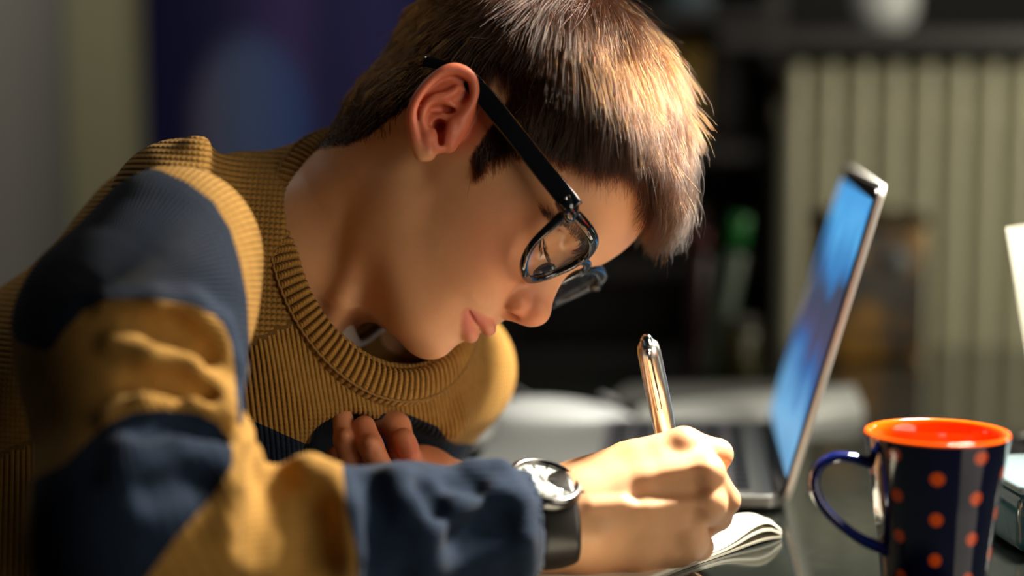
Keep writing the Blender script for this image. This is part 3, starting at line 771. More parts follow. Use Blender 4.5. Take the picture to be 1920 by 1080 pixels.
def knit(name, navy_attr=True):
    m = mat(name, rough=.9, spec=.15); k = NT(m)
    k.b.inputs['Sheen Weight'].default_value = .06; k.b.inputs['Sheen Roughness'].default_value = .5; k.b.inputs['Sheen Tint'].default_value = (1, .85, .6, 1)
    n = k.noise(220, 3)
    mus = k.mix(n, srgb(178, 134, 68), srgb(142, 104, 46)); nv = k.mix(n, srgb(30, 47, 68), srgb(18, 29, 46))
    r = k.math('ABSOLUTE', k.math('SINE', k.math('MULTIPLY', k.attr('ru'), math.pi)))
    groove = k.math('POWER', k.math('SUBTRACT', 1.0, r), 2.2)
    st = k.math('ABSOLUTE', k.math('SINE', k.math('ADD', k.math('MULTIPLY', k.attr('rv'), math.pi), k.math('MULTIPLY', r, 1.2))))
    col = k.mix(k.math('GREATER_THAN', k.attr('navy'), 0.0), mus, nv) if navy_attr else mus
    k.l(k.mix(k.math('MULTIPLY', groove, k.math('MULTIPLY', k.attr('ribs'), .42)), col, srgb(40, 26, 14)), k.b.inputs['Base Color'])
    h = k.math('ADD', r, k.math('MULTIPLY', st, .22))
    h = k.math('MULTIPLY', h, k.attr('ribs'))
    k.bump(h, .8, .0016)
    return m
knit_m = knit('ribbed_knit')
sweater_o = npmesh('sweater', sv, sf, knit_m, person, attrs={'navy': navy, 'ru': ru, 'rv': rv, 'ribs': ribs})
# ribbed collar: real ribs following the neck opening
NR = 106; per = 10; nt = NR * per
th = np.linspace(0, 2 * np.pi, nt, endpoint=False)
prof = [(-.013, .925, 0), (-.005, .920, .6), (.0010, .930, 1), (.0042, .952, 1), (.0052, .985, 1), (.0046, 1.03, 1), (.0030, 1.075, 1), (.0012, 1.115, 1), (-.0006, 1.150, .8), (-.0026, 1.172, .2), (-.0075, 1.18, 0)]
rib = np.abs(np.sin(th * NR / 2)) ** .7
rows = []
for i, (hgt, kk, am) in enumerate(prof):
    rad = ring(th, 1) - CC; rad /= np.linalg.norm(rad, axis=1, keepdims=True); out = cn_ if i > 2 else -rad
    rows.append(ring(th, kk) + cn_ * hgt + out * (am * .0013 * rib)[:, None])
cv = np.vstack(rows); nr_ = len(prof)
cf = np.array([(i * nt + k, i * nt + (k + 1) % nt, (i + 1) * nt + (k + 1) % nt, (i + 1) * nt + k) for i in range(nr_ - 1) for k in range(nt)])
collar = npmesh('collar', cv, cf, knit('collar_knit', False), sweater_o, attrs={'ru': np.tile(th * NR / 2 / math.pi, nr_), 'rv': np.repeat(np.arange(nr_) * 1.7, nt), 'ribs': np.ones(nt * nr_)})
sp = cv[9 * nt:10 * nt] ; sg = Geo(); wob = np.cross(np.roll(sp, -4, 0) - sp, cn_); wob /= np.linalg.norm(wob, axis=1, keepdims=True)
sg.tube(sp[::3] + cn_ * .0006 + wob[::3] * .0005 * np.sin(np.arange(len(sp[::3])) * 1.9)[:, None], .0009, 6, closed=True); sg.obj('seam', mat('seam_yarn', srgb(140, 104, 50), .9), collar)
# white undershirt inside the opening
us = Geo(); us.tube(resample([P(595, 470, 1.13), P(632, 580, 1.12), P(650, 635, 1.13), P(668, 648, 1.15), P(712, 618, 1.172), P(760, 575, 1.185), P(760, 480, 1.20), P(690, 340, 1.19), P(600, 330, 1.14)], 70, True), .0070, 10, closed=True, flat=(.3, 1)); us.obj('undershirt', mat('white_cotton', (.92, .91, .92), .9), person)
# ------------------------------------------------------------------ table
def boxobj(name, c, dims, m, parent=None, rotz=0, M=None, bevel=.001, smooth=False, seg=2):
    g = Geo(); R = np.array(Matrix.Rotation(rotz, 3, 'Z')) if M is None else M
    g.box(c, dims, R); o = g.obj(name, m, parent, smooth, bevel, seg); return o
glass_top = mat('black_glass', (.012, .014, .012), rough=.09, spec=.6, coat=.3); _k = NT(glass_top)
_n = _k.noise(30, 5); _k.l(_k.math('ADD', _k.math('MULTIPLY', _k.math('POWER', _n, 4), .6), .06), _k.b.inputs['Roughness'])
table = thing('table', 'black glass-topped table the boy writes on', 'table', (0.2, 1.4, 0))
boxobj('table_top', (.5875, 1.32, TABLE - .006), (1.325, 1.16, .012), glass_top, table, bevel=.002)
tleg = mat('table_leg_metal', (.05, .05, .05), .4, .8)
for x in (-.03, 1.18):
    for y in (.80, 1.84): boxobj('leg', (x, y, (TABLE - .012) / 2), (.05, .05, TABLE - .012), tleg, table, bevel=.003)

# ------------------------------------------------------------------ laptop
alu = mat('aluminium', (.74, .72, .68), .38, .6); base_alu = mat('grey_aluminium', (.27, .28, .27), .36, .7); darkkey = mat('keycap', (.012, .013, .016), .45)
LA = math.radians(5.5); hd = np.array((math.sin(LA), math.cos(LA), 0)); bd = np.array((-math.cos(LA), math.sin(LA), 0)); Z = np.array((0, 0, 1.))
Hn = PT(1464, 963); LW, LD, BT = .262, .206, .0085
lap = thing('laptop', 'open silver laptop with a blue screen picture, seen from its side', 'laptop', tuple(Hn + hd * LW / 2))
def rrect(w, h, r, n=6):
    o = []
    for cx, cy, a0 in ((w - r, h - r, 0), (r, h - r, 90), (r, r, 180), (w - r, r, 270)):
        for i in range(n + 1): a = math.radians(a0 + 90 * i / n); o.append((cx + r * math.cos(a), cy + r * math.sin(a)))
    return o
def slab(name, org, u, v, w, h, r, t, m, parent, nrm=None, bevel=.0006):
    nrm = np.cross(u, v) if nrm is None else nrm
    o = rrect(w, h, r); n = len(o)
    V = [org + u * a + v * b for a, b in o] + [org + u * a + v * b + nrm * t for a, b in o]
    F_ = [tuple(range(n))[::-1], tuple(range(n, 2 * n))] + [(i, (i + 1) % n, n + (i + 1) % n, n + i) for i in range(n)]
    ob = npmesh(name, V, F_, m, parent, True)
    if bevel: bb = ob.modifiers.new('bevel', 'BEVEL'); bb.width = bevel; bb.segments = 2; bb.limit_method = 'ANGLE'
    ob.data.set_sharp_from_angle(angle=math.radians(35)); return ob
base = slab('base', Hn + Z * .003, bd, hd, LD, LW, .010, BT, base_alu, lap, Z, .0012)
for a in (.02, LD - .02):
    for b in (.02, LW - .02):
        g = Geo(); g.lathe([(0.0001, 0), (.005, 0), (.005, .0031), (.0001, .0031)], 16, c=Hn + bd * a + hd * b); g.obj('foot', mat('rubber_foot', (.02, .02, .02), .8), base)
top = Hn + Z * (.003 + BT)
slab('keyboard_well', top + bd * .0185 + hd * .014, bd, hd, .104, LW - .028, .002, .0004, mat('keyboard_well', (.05, .05, .055), .5), lap, Z, 0)
slab('trackpad', top + bd * .138 + hd * .085, bd, hd, .058, .09, .003, .0004, base_alu, lap, Z, 0)
kp = None
for r in range(6):
    kw = .0140 if r else .0085; n = 14; rowx = .0198 + (0 if r == 0 else .0150 + (r - 1) * .0170)
    for c in range(n):
        w = (LW - .032) / n
        if r == 5 and 4 <= c <= 8:
            if c > 4: continue
            ln = w * 5 - .002
        else: ln = w - .0022
        o = slab('key', top + bd * rowx + hd * (.016 + c * w) + Z * .0004, bd, hd, kw, ln, .0012, .0011, darkkey, lap, Z, 0)
g = Geo(); g.tube([Hn + bd * (.001) + hd * .012 + Z * .0095, Hn + bd * .001 + hd * (LW - .012) + Z * .0095], .0042, 16); g.obj('hinge', mat('hinge_black', (.02, .02, .022), .4), lap)
slab('usb_port', Hn + bd * .030 + Z * .0058 - hd * .0002, bd, Z, .0125, .0032, .0016, .0006, mat('port_dark', (.01, .01, .01), .5), lap, -hd, 0)
slab('usb_port', Hn + bd * .048 + Z * .0058 - hd * .0002, bd, Z, .0095, .0032, .0016, .0006, mat('port_dark', (.01, .01, .01), .5), lap, -hd, 0)
tl = math.radians(15.8); ld = -bd * math.sin(tl) + Z * math.cos(tl); ln_ = np.cross(hd, ld); ln_ = ln_ if ln_ @ bd > 0 else -ln_   # ln_ faces the user
L0 = Hn + Z * .0075 - bd * .001
lid = slab('lid', L0, hd, ld, LW, .2115, .009, -.0045, alu, lap, ln_, .0010)
bez = slab('bezel', L0 + ln_ * .0001 + hd * .003 + ld * .003, hd, ld, LW - .006, .2050, .007, .0010, mat('bezel_black', (.01, .011, .013), .25), lid, ln_, 0)
scr = mat('screen_picture', (.01, .02, .03), .3); _k = NT(scr)
_uv = _k.n('ShaderNodeTexCoord').outputs['Object']; _n = _k.noise(16, 4, _uv); _z = _k.n('ShaderNodeSeparateXYZ'); _k.l(_uv, _z.inputs[0])
_h = _k.math('ADD', _z.outputs[2], _k.math('MULTIPLY', _n, .10))
_h = _k.math('MULTIPLY', _k.math('SUBTRACT', _h, .80), 4.2)
_pic = _k.ramp(_h, [(0, (.12, .30, .50)), (.18, (.16, .42, .70)), (.34, (.04, .13, .36)), (.44, (.08, .07, .14)), (.55, (.05, .06, .10)), (.60, (.04, .18, .45)), (.72, (.10, .42, .80)), (1, (.03, .22, .60))])
_k.l(_pic, _k.b.inputs['Emission Color']); _k.b.inputs['Emission Strength'].default_value = 1.05; scr_k = _k
slab('screen', L0 + ln_ * .0012 + hd * .009 + ld * .014, hd, ld, LW - .018, .1860, .002, .0003, scr, lid, ln_, 0)

# ------------------------------------------------------------------ mug
MC = P(1757, 812, 1.0); mh = MC[2] - TABLE
navy_gl = mat('navy_glaze', srgb(10, 14, 44), .07, spec=.6, coat=.4); _k = NT(navy_gl)
_s = _k.n('ShaderNodeSeparateXYZ'); _k.l(_k.n('ShaderNodeTexCoord').outputs['Object'], _s.inputs[0])
_a = _k.math('ARCTAN2', _s.outputs[1], _s.outputs[0]); _u = _k.math('ADD', _k.math('DIVIDE', _a, math.pi / 5), 10.0 + 2.33)
_par = _k.math('MODULO', _k.math('FLOOR', _u), 2); _v = _k.math('ADD', _k.math('DIVIDE', _s.outputs[2], .0222), _k.math('MULTIPLY', _par, .5))
_v = _k.math('ADD', _v, 9.85)
_fu = _k.math('MULTIPLY', _k.math('SUBTRACT', _k.math('FRACT', _u), .5), .0215); _fv = _k.math('MULTIPLY', _k.math('SUBTRACT', _k.math('FRACT', _v), .5), .0222)
_d = _k.math('SQRT', _k.math('ADD', _k.math('MULTIPLY', _fu, _fu), _k.math('MULTIPLY', _fv, _fv)))
_k.l(_k.mix(_k.math('MULTIPLY', _k.math('LESS_THAN', _d, .0037), _k.math('LESS_THAN', _s.outputs[2], .0842)), srgb(10, 14, 44), srgb(226, 84, 20)), _k.b.inputs['Base Color'])
orange = mat('orange_glaze', srgb(240, 92, 10), .12, spec=.5, coat=.3)
mug = thing('mug', 'navy mug with orange polka dots and orange inside', 'mug', (MC[0], MC[1], TABLE))
R0 = .0386
def mr(h): return float(np.interp(h / mh, [0, .05, .3, .6, .85, 1], [.0275, .0283, .0305, .0335, .0368, R0]))
hs = np.linspace(.001, mh, 26)
pr = [(.0001, .0008), (.024, .0008), (.0255, 0), (.0272, .0006)] + [(mr(h), h) for h in hs]
g = Geo(); g.lathe([(a, b) for a, b in pr], 72)
cup = g.obj('cup', navy_gl, mug); cup.matrix_parent_inverse = Matrix(); 
g = Geo(); g.lathe([(R0, mh), (R0 - .0005, mh + .0012), (R0 - .0017, mh + .0014), (R0 - .0030, mh)] + [(mr(h) - .0034, h) for h in hs[::-1][1:-2]] + [(.02, .007), (.0001, .006)], 72)
lin = g.obj('lining', orange, mug); lin.matrix_parent_inverse = Matrix()
hp = [P(*q) for q in ((1650, 872, 1.0), (1625, 866, 1.0), (1595, 858, 1.0), (1562, 858, 1.0), (1535, 876, 1.0), (1526, 908, 1.0), (1540, 945, 1.0), (1572, 980, 1.0), (1610, 1008, 1.0), (1640, 1022, 1.0), (1668, 1030, 1.0))]
hp = resample(hp, 50); g = Geo(); g.tube(hp, np.interp(np.linspace(0, 1, 50), [0, .08, .3, .7, .92, 1], [.0055, .0040, .0034, .0032, .0042, .0058]), 16, up=FWD, flat=(.85, 1.35))
g.obj('handle', navy_gl if False else mat('navy_handle_glaze', srgb(20, 30, 92), .08, spec=.6, coat=.4), mug)

# ------------------------------------------------------------------ notebook and pen
paper = mat('cream_paper', (.86, .82, .68), .8, sss=.0)
nb = thing('notebook', 'small cream notebook lying open under the writing hand', 'notebook', tuple(PT(1250, 1040)))
A_, A2, B_, B2 = PT(1466, 1010), PT(1442, 984), PT(1060, 1165), PT(900, 1040)
def sheet(z0, z1, name, m, curl=1.0, parent=None, seed=0, inset=0):
    nu, nv = 40, 14; top_, bot_ = [], []
    for i in range(nu):
        for j in range(nv):
            s, t = i / (nu - 1) * (1 - inset), j / (nv - 1)
            e0 = A_ * (1 - s) + B_ * s; e1 = A2 * (1 - s) + B2 * s
            p = e0 * (1 - t) + e1 * t + np.array((0, .012 * math.sin(s * math.pi) * (1 - t), 0))
            lift = curl * (.0075 * math.exp(-((s - .10) / .13) ** 2) * (1 - .45 * t) - .003 * math.exp(-(s / .04) ** 2)) 
            top_.append(p + Z * (z1 + lift)); bot_.append(p + Z * (z0 + lift))
    V = top_ + bot_; n = nu * nv; F_ = []
    for i in range(nu - 1):
        for j in range(nv - 1):
            a, b, c, d = i * nv + j, i * nv + j + 1, (i + 1) * nv + j + 1, (i + 1) * nv + j
            F_ += [(a, b, c, d), (n + d, n + c, n + b, n + a)]
    for j in range(nv - 1):
        for i0, fl in ((0, 1), (nu - 1, 0)):
            q = (i0 * nv + j, i0 * nv + j + 1, n + i0 * nv + j + 1, n + i0 * nv + j); F_.append(q[::-1] if fl else q)
    for i in range(nu - 1):
        for j0, fl in ((0, 0), (nv - 1, 1)):
            q = (i * nv + j0, (i + 1) * nv + j0, n + (i + 1) * nv + j0, n + i * nv + j0); F_.append(q[::-1] if fl else q)
    o = npmesh(name, V, F_, m, parent, True); o.data.set_sharp_from_angle(angle=math.radians(40)); return o
sheet(.0002, .0016, 'cover', mat('notebook_cover', (.45, .42, .33), .6), .2, nb)
sheet(.0018, .0034, 'pages', paper, .75, nb)
sheet(.0036, .0040, 'page', paper, 1.15, nb, inset=.02)
pent, pend = P(1213, 640, 1.052), PT(1283, 985, TABLE + .008)
pax = pend - pent; pl = np.linalg.norm(pax); pax /= pl
px_ = np.cross(pax, FWD); px_ /= np.linalg.norm(px_); py_ = np.cross(pax, px_); PM = np.stack([px_, py_, pax]).T
pen_m = mat('champagne_metal', (.80, .79, .73), .30, 1); chrome = mat('pen_chrome', (.85, .85, .82), .10, 1)
pen = thing('pen', 'champagne metal ballpoint pen held upright in the right hand', 'pen', tuple(pend))
g = Geo(); g.lathe([(.0001, .000), (.0040, .0004), (.0060, .003), (.0066, .008), (.0069, .03), (.0067, .055), (.0056, .085), (.0042, pl - .018)], 28, PM, pent); g.obj('barrel', pen_m, pen)
g = Geo(); g.lathe([(.0042, pl - .018), (.0024, pl - .005), (.0008, pl - .003), (.0006, pl), (.0001, pl)], 20, PM, pent); g.obj('tip', chrome, pen)
g = Geo(); g.lathe([(.0001, -.0042), (.0020, -.0040), (.0034, -.0022), (.0036, .0004), (.0050, .0024), (.0055, .0036)], 24, PM, pent); g.obj('push_button', chrome, pen)
g = Geo(); cdir = PM @ np.array((.15, -.99, 0)); cdir = cdir if cdir @ FWD < 0 else -cdir
g.tube(resample([pent + pax * .003 + cdir * .0035, pent + pax * .002 + cdir * .0078, pent + pax * .012 + cdir * .0084, pent + pax * .040 + cdir * .0078, pent + pax * .044 + cdir * .0068], 20), .0013, 8, flat=(1.3, .6)); g.obj('clip', chrome, pen)

# ------------------------------------------------------------------ wrist watch
wn = np.array((.24, -.44, .865)) @ BAS; wn /= np.linalg.norm(wn)
wx = (np.array((.95, .05, -.31)) @ BAS); wx -= wn * (wx @ wn); wx /= np.linalg.norm(wx); wy = np.cross(wn, wx)
WM = np.stack([wx, wy, wn]).T; wc = P(1021, 905, 1.018)
steel = mat('watch_steel', (.16, .155, .15), .22, 1)
watch = thing('wrist_watch', 'round-faced wrist watch on a black strap on the boy\'s right wrist', 'watch', tuple(wc))
g = Geo(); g.lathe([(.0001, -.0070), (.0165, -.0070), (.0198, -.0058), (.0210, -.002), (.0210, .0008), (.0204, .0022), (.0180, .0034), (.0170, .0026), (.0168, .0004)], 56, WM, wc); case = g.obj('case', steel, watch)
g = Geo(); g.lathe([(.0001, .0003), (.0168, .0003), (.0168, .0005), (.0001, .0005)], 48, WM, wc); dial = g.obj('dial', mat('watch_dial', (.88, .90, .86), .3, .1), case)
g = Geo(); g.lathe([(.0001, .0022), (.0168, .0018), (.0168, .0024), (.010, .0033), (.0001, .0036)], 48, WM, wc); g.obj('crystal', lens_m, case)
for k in range(12):
    a = k * math.pi / 6; g = Geo(); d = wx * math.cos(a) + wy * math.sin(a); e = -wx * math.sin(a) + wy * math.cos(a)
    g.box(wc + d * .0138 + wn * .0009, (.0036, .0011, .0005), np.stack([d, e, wn]).T); g.obj('hour_marker', chrome, dial, False)
for a, l, w in ((2.2, .0085, .0012), (.6, .0120, .0009)):
    d = wx * math.cos(a) + wy * math.sin(a); e = -wx * math.sin(a) + wy * math.cos(a); g = Geo(); g.box(wc + d * l / 2 + wn * .0015, (l, w, .0004), np.stack([d, e, wn]).T); g.obj('hand', mat('watch_hand', (.03, .03, .03), .3), dial, False)
g = Geo(); cr = wx * .0198; g.tube([wc + wx * .0205 + wn * -.001, wc + wx * .0250 + wn * -.001], .0028, 16); g.obj('crown', chrome, case)
# strap: a loop round the wrist
wa = P(1035, 975, 1.0345); axd = P(1085, 972, 1.037) - P(975, 984, 1.031); axd /= np.linalg.norm(axd)
upd = wc - wa; upd -= axd * (upd @ axd); rr = np.linalg.norm(upd); upd /= rr; sd_ = np.cross(axd, upd)
tt_ = np.linspace(0, 2 * np.pi, 72, endpoint=False)
loop = np.array([wa + upd * .0262 * math.cos(t) + sd_ * .0262 * math.sin(t) for t in tt_])
g = Geo(); g.tube(loop, .0105, 12, closed=True, up=axd, flat=(.14, 1.0), sq=.5); g.obj('strap', mat('black_leather', (.014, .011, .010), .38), watch)
g = Geo(); bk = wa + upd * .0262 * math.cos(1.2) + sd_ * .0262 * math.sin(1.2)

# ------------------------------------------------------------------ right-hand edge of the table
card = thing('paper_card', 'cream sheet of paper standing at the right edge of the frame', 'paper', tuple(PT(1990, 960)))
c0, c1, c2 = P(1886, 427, 1.20), P(1990, 412, 1.27), P(1922, 650, 1.20)
cdn = c2 - c0; cdn *= (c0[2] - TABLE - .001) / (c0[2] - c2[2]); cx_ = c1 - c0
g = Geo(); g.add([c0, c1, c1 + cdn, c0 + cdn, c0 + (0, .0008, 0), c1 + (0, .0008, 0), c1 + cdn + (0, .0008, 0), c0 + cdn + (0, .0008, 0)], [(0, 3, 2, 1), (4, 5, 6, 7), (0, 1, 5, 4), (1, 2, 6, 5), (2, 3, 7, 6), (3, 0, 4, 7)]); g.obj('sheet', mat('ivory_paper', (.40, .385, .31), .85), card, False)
teal = mat('teal_plastic', srgb(36, 84, 98), .12, spec=.6, coat=.5)
tb = thing('plastic_box', 'glossy teal plastic box behind the mug at the right edge', 'box', tuple(PT(1960, 1030)))
tc = PT(1958, 1010); boxobj('box_body', tc + (0.012, 0, .019), (.090, .085, .036), teal, tb, .12, bevel=.008, smooth=True, seg=4)
boxobj('lid', tc + (.012, 0, .0405), (.094, .089, .006), mat('teal_lid', srgb(120, 140, 145), .15, spec=.6), tb, .12, bevel=.0025, smooth=True, seg=3)
bh = thing('black_holder', 'black glossy holder behind the mug, under the paper sheet', 'holder', tuple(PT(1950, 905)))
tc = PT(1952, 895); g = Geo(); g.lathe([(.0001, 0), (.036, 0), (.037, .004), (.034, .026), (.030, .030), (.0001, .030)], 40, c=tc); g.obj('base', mat('black_gloss', (.01, .01, .012), .15), bh)
g = Geo(); g.tube(resample([tc + (-.02, -.01, .030), tc + (-.012, -.02, .034), tc + (.012, -.02, .034), tc + (.024, 0, .030)], 16), .002, 8); g.obj('wire', chrome, bh)

# ------------------------------------------------------------------ things on the table behind the laptop
white_pl = mat('white_plastic', (.42, .44, .44), .3)
mp = PT(1055, 814); mouse = thing('computer_mouse', 'white computer mouse beyond the laptop', 'mouse', tuple(mp))
g = Geo(); nn = 26; V = []
for i in range(nn + 1):
    a = math.pi * i / nn
    for k in range(32):
        b = 2 * math.pi * k / 32
        V.append((.060 * math.cos(a), .032 * math.sin(a) * math.cos(b), max(.024 * max(math.sin(a), 0) ** .7 * math.sin(b), -.001) * (1 - .25 * math.cos(a))))
V = np.array(V) + mp + (0, .02, .001)
g.add(V, [(i * 32 + k, i * 32 + (k + 1) % 32, (i + 1) * 32 + (k + 1) % 32, (i + 1) * 32 + k) for i in range(nn) for k in range(32)]); g.obj('shell', white_pl, mouse)
g = Geo(); g.tube([mp + (.030, .02, .0275), mp + (.044, .02, .0215)], .0022, 10); g.obj('wheel', mat('wheel_grey', (.2, .2, .2), .6), mouse)
def papers(name, label, cat, pts, h0, m, group=None, lines=False):
    c = np.mean([PT(*q) for q in pts], 0); t = thing(name, label, cat, tuple(c), group)
    b = np.array([PT(*q) for q in pts]); n = len(b); V = np.vstack([b + Z * .0005, b + np.array([Z * h for h in h0])])
    npmesh('pages', V, [tuple(range(n))[::-1], tuple(range(n, 2 * n))] + [(i, (i + 1) % n, n + (i + 1) % n, n + i) for i in range(n)], m, t, False)
    return t
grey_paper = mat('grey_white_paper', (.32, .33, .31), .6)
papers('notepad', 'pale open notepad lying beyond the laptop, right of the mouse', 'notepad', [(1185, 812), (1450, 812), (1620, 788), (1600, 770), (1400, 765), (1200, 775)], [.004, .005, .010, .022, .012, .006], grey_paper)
papers('magazine', 'grey magazine lying flat beyond the notepad', 'magazine', [(1150, 752), (1560, 752), (1560, 728), (1180, 730)], [.004, .006, .006, .004], mat('grey_magazine', (.20, .20, .19), .4))
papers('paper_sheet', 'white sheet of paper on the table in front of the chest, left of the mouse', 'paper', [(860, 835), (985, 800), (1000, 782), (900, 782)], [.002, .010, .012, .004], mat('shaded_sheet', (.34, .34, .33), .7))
cbl = resample([PT(880, 790) + Z * .004, PT(940, 770) + Z * .018, PT(1000, 790) + Z * .016, PT(1060, 816) + Z * .003], 30)
g = Geo(); g.tube(cbl, .0018, 8); tag(g.obj('cable', mat('grey_cable', (.3, .3, .3), .5)), 'thin grey cable curving beside the white mouse', 'cable')

# things standing at the back of the table
def cyl_thing(name, label, cat, px, py, r, h, m, lean=(0, 0), parts=()):
    b = PT(px, py); t = thing(name, label, cat, tuple(b)); ax = np.array((lean[0], lean[1], 1.0)); ax /= np.linalg.norm(ax)
    x = np.cross(ax, (0, 1, 0)); x /= np.linalg.norm(x); M = np.stack([x, np.cross(ax, x), ax]).T
    g = Geo(); g.lathe([(.0001, 0), (r * .96, 0), (r, r * .1), (r, h - r * .2), (r * .85, h), (.0001, h)], 28, M, b + Z * .001); g.obj('body', m, t)
    for nm, r2, z0, z1, m2 in parts:
        g = Geo(); g.lathe([(.0001, z0), (r2, z0), (r2, z1 - r2 * .2), (r2 * .8, z1), (.0001, z1)], 24, M, b + Z * .001); g.obj(nm, m2, t)
    return t
cyl_thing('glue_bottle', 'grey-green squeeze bottle with a green cap behind the laptop', 'bottle', 1338, 700, .0115, .115, mat('greygreen', (.045, .07, .045), .4), (.16, 0), (('cap', .0095, .118, .150, mat('green_cap', srgb(14, 104, 36), .4)),))
cyl_thing('lipstick_tube', 'small dark red tube left of the green-capped bottle', 'tube', 1300, 690, .009, .11, mat('dark_red', srgb(42, 8, 8), .4), (.05, 0), (('cap', .008, .112, .13, mat('dark_red_cap', srgb(80, 20, 18), .4)),))
cyl_thing('yellow_jar', 'small dark jar with a yellow label at the table back', 'jar', 1390, 705, .016, .045, mat('olive_glass', srgb(52, 50, 16), .3), (0, 0), (('lid', .014, .046, .055, mat('jar_lid', (.05, .05, .04), .5)),))
gold = mat('gilt_pattern', srgb(92, 66, 20), .45, .2); _k = NT(gold); _v = _k.n('ShaderNodeTexVoronoi'); _v.inputs['Scale'].default_value = 26; _k.l(_k.n('ShaderNodeTexCoord').outputs['Object'], _v.inputs[0])
_k.l(_k.ramp(_v.outputs['Distance'], [(0, srgb(170, 122, 40)), (.4, srgb(120, 86, 24)), (.7, srgb(30, 24, 14))]), _k.b.inputs['Base Color'])
tin = thing('biscuit_tin', 'brown-gold patterned tin box behind the laptop screen', 'tin', tuple(PT(1620, 672)))
tc = PT(1618, 668); boxobj('tin_body', tc + Z * .066, (.105, .07, .13), gold, tin, .1, bevel=.006, smooth=True, seg=3)
boxobj('tin_lid', tc + Z * .138, (.108, .073, .014), mat('tin_lid', srgb(60, 46, 20), .4, .5), tin, .1, bevel=.004, smooth=True, seg=3)
g = Geo(); g.lathe([(.0001, 0), (.011, 0), (.011, .001), (.0001, .0012)], 28, np.array(((1, 0, 0), (0, 0, -1), (0, 1, 0.))), tc + (.024, -.040, .098)); g.obj('medallion', mat('medallion_grey', srgb(90, 100, 104), .4), tin)

# ------------------------------------------------------------------ room
def wp(px, py, Y):
    """world point seen at px,py on the vertical plane y=Y"""
    r = W(((px - 960) / FPX, 1, (540 - py) / FPX)) - CAM; return CAM + r * (Y / r[1])
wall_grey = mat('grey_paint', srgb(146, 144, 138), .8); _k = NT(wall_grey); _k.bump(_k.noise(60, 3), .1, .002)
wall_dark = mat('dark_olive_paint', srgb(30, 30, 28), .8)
YB = 2.55
def wallbox(name, x0, x1, y0, y1, z0, z1, m, bevel=.002, parent=None, kind='structure'):
    o = boxobj(name, ((x0 + x1) / 2, (y0 + y1) / 2, (z0 + z1) / 2), (x1 - x0, y1 - y0, z1 - z0), m, parent, bevel=bevel)
    if parent is None: o['kind'] = kind
    return o
wallbox('floor', -2.4, 2.6, -1.2, YB + .1, -.05, 0, mat('floor_wood', srgb(70, 52, 36), .5))
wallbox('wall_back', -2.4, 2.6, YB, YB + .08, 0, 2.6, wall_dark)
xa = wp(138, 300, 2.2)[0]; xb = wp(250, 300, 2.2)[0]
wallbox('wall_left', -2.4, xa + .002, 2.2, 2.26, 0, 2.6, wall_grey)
wallbox('trim_1', xa, xb, 2.175, 2.27, 0, 2.6, mat('cream_trim', srgb(150, 148, 116), .6))
poster_m = mat('blue_poster', srgb(14, 16, 62), .7); _k = NT(poster_m)
_s = _k.n('ShaderNodeSeparateXYZ'); _k.l(_k.n('ShaderNodeTexCoord').outputs['Object'], _s.inputs[0])
pc = wp(475, 245, 2.35)
_dx = _k.math('DIVIDE', _k.math('SUBTRACT', _s.outputs[0], float(pc[0])), .085); _dz = _k.math('DIVIDE', _k.math('SUBTRACT', _s.outputs[2], float(pc[2])), .135)
_r = _k.math('SQRT', _k.math('ADD', _k.math('MULTIPLY', _dx, _dx), _k.math('MULTIPLY', _dz, _dz)))
_blob = _k.ramp(_r, [(.0, (1, 1, 1)), (.72, (.9, .9, .9)), (1.05, (0, 0, 0))])
_lr = _k.ramp(_k.math('ADD', _k.math('MULTIPLY', _dx, .5), .5), [(0, srgb(120, 110, 138)), (.35, srgb(86, 104, 146)), (1, srgb(46, 84, 160))])
_bg = _k.ramp(_k.math('ADD', _k.math('MULTIPLY', _k.math('SUBTRACT', _s.outputs[0], float(pc[0])), 3.2), .5), [(0, srgb(8, 10, 84)), (.4, srgb(20, 20, 76)), (.68, srgb(66, 48, 112)), (.8, srgb(38, 38, 96)), (1, srgb(52, 48, 120))])
_k.l(_k.mix(_blob, _bg, _lr), _k.b.inputs['Base Color'])
x0 = wp(236, 300, 2.35)[0]; x1 = wp(900, 300, 2.35)[0]
po = wallbox('poster', x0, x1, 2.343, 2.350, .55, 1.75, poster_m, .0005, kind='thing'); tag(po, 'large dark blue poster with a pale rounded shape, behind the boy', 'poster')
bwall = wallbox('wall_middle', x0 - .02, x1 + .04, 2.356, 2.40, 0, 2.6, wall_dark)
# radiator: each column of its own
rad_m = mat('radiator_enamel', srgb(196, 194, 166), .35, spec=.5)
rad = thing('radiator', 'cream column radiator under the window sill at the right', 'radiator', tuple(wp(1750, 700, 2.1) * (1, 1, 0) + (0, 0, .1)))
xs0 = wp(1462, 300, 2.12)[0]; pitch_ = .0365; zt = wp(1700, 128, 2.12)[2]; zb = .28
c0m = None
for k in range(15):
    x = xs0 + pitch_ * (k + .5)
    if c0m is None:
        g = Geo(); pts = resample([(0, 0, zb), (0, 0, zb + .03), (0, 0, (zb + zt) / 2), (0, 0, zt - .03), (0, 0, zt)], 20)
        g.tube(pts, np.r_[[.006, .011, .0135], np.full(14, .0138), [.0135, .011, .006]], 14, flat=(.95, 2.6), up=(0, 1, 0), sq=.8)
        o = g.obj('column', rad_m, None); c0m = o.data; o.location = (x, 2.14, 0)
    else: o = bpy.data.objects.new('column', c0m); C.objects.link(o); o.location = (x, 2.14, 0)
    o.parent = rad; o.matrix_parent_inverse = parent_inv(rad)
for z in (zb + .05, zt - .05):
    g = Geo(); g.tube([(xs0, 2.15, z), (xs0 + pitch_ * 15, 2.15, z)], .014, 14); g.obj('header_pipe', rad_m, rad)
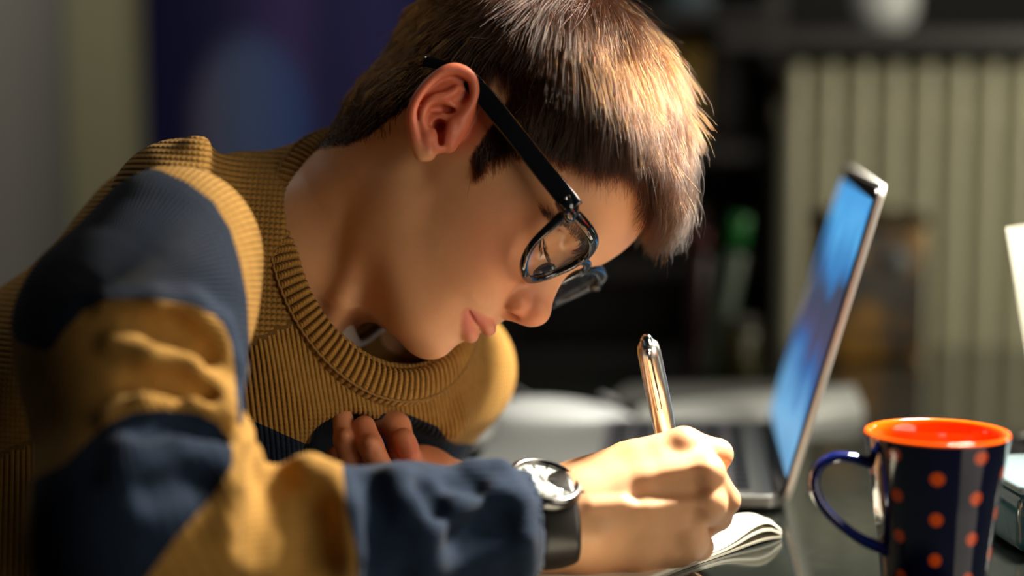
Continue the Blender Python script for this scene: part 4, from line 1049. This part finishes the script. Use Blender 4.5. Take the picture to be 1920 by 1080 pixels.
for x in (xs0 + .05, xs0 + pitch_ * 14): g = Geo(); g.tube([(x, 2.15, .0), (x, 2.15, zb + .02)], .010, 12); g.obj('support_leg', rad_m, rad)
# window sill above it with things
zs = wp(1700, 92, 2.08)[2]
sill = wallbox('trim_2', wp(1340, 90, 2.1)[0], 2.6, 2.06, YB, zs, zs + .022, mat('dark_sill', srgb(26, 25, 26), .5))
vz = zs + .023
vb = wp(1660, 60, 2.2); vs = thing('vase', 'pale grey glazed vase at the top right, on the window sill', 'vase', (vb[0], 2.2, vz))
g = Geo(); g.lathe([(.0001, 0), (.022, 0), (.034, .02), (.036, .05), (.020, .085), (.016, .10), (.020, .11)], 32, c=(vb[0], 2.2, vz)); g.obj('vase_body', mat('pale_glaze', (.75, .78, .76), .2), vs)
# shelf with books and boxes left of the radiator
shelf = thing('bookcase', 'black bookcase in the dark behind the laptop', 'bookcase', (wp(1240, 300, 2.2)[0], 2.3, 0))
blk = mat('black_lacquer', srgb(22, 21, 20), .4)
sx0, sx1 = wp(905, 300, 2.2)[0], wp(1450, 300, 2.2)[0]
for x in (sx0, sx1): boxobj('side_panel', (x, 2.34, .8), (.02, .28, 1.6), blk, shelf)
for py in (720, 500, 285, 30): z = wp(1200, py, 2.2)[2]; boxobj('shelf_board', ((sx0 + sx1) / 2, 2.34, z), (sx1 - sx0 - .02, .28, .018), blk, shelf)
boxobj('back_panel', ((sx0 + sx1) / 2, 2.475, .8), (sx1 - sx0, .01, 1.6), blk, shelf)
def book(name, label, px0, px1, pyb, pyt, col, Y=2.25, group=None, lean=0):
    a, b = wp(px0, pyb, Y), wp(px1, pyb, Y); z0 = wp(px0, {281: 285, 497: 500, 27: 30}[pyb], 2.2)[2] + .0098; z1 = wp(px0, pyt, Y)[2]; w = b[0] - a[0]
    t = thing(name, label, 'book' if name == 'book' else 'box', ((a[0] + b[0]) / 2, Y, z0), group)
    boxobj('cover', ((a[0] + b[0]) / 2, Y + .07, (z0 + z1) / 2), (w, .14, z1 - z0), mat('cover_' + name, srgb(*col), .5), t, bevel=.002, smooth=True)
    boxobj('page_block', ((a[0] + b[0]) / 2, Y + .072, (z0 + z1) / 2 + .0015), (w * .72, .138, z1 - z0 + .001), mat('book_pages', (.5, .46, .36), .8), t, bevel=0)
b0 = wp(1200, 285, 2.2)[2]
book('book', 'mustard-yellow book spine on the dark shelf, just right of the hair', 1268, 1322, 281, 70, (148, 116, 24))
book('book', 'dark grey-blue book standing left of the yellow one', 1205, 1262, 281, 66, (34, 46, 52))
book('book', 'near-black book between the yellow book and the shelf side', 1330, 1392, 281, 110, (26, 24, 24))
book('book', 'dark maroon book on the lower shelf left of the green cap', 1288, 1326, 497, 400, (66, 20, 16))
book('book', 'dark slate book on the lower shelf beside the maroon one', 1232, 1282, 497, 360, (26, 34, 44))
book('box', 'blue-grey box at the top of the bookcase beside the hair', 1262, 1335, 27, -80, (70, 92, 104))
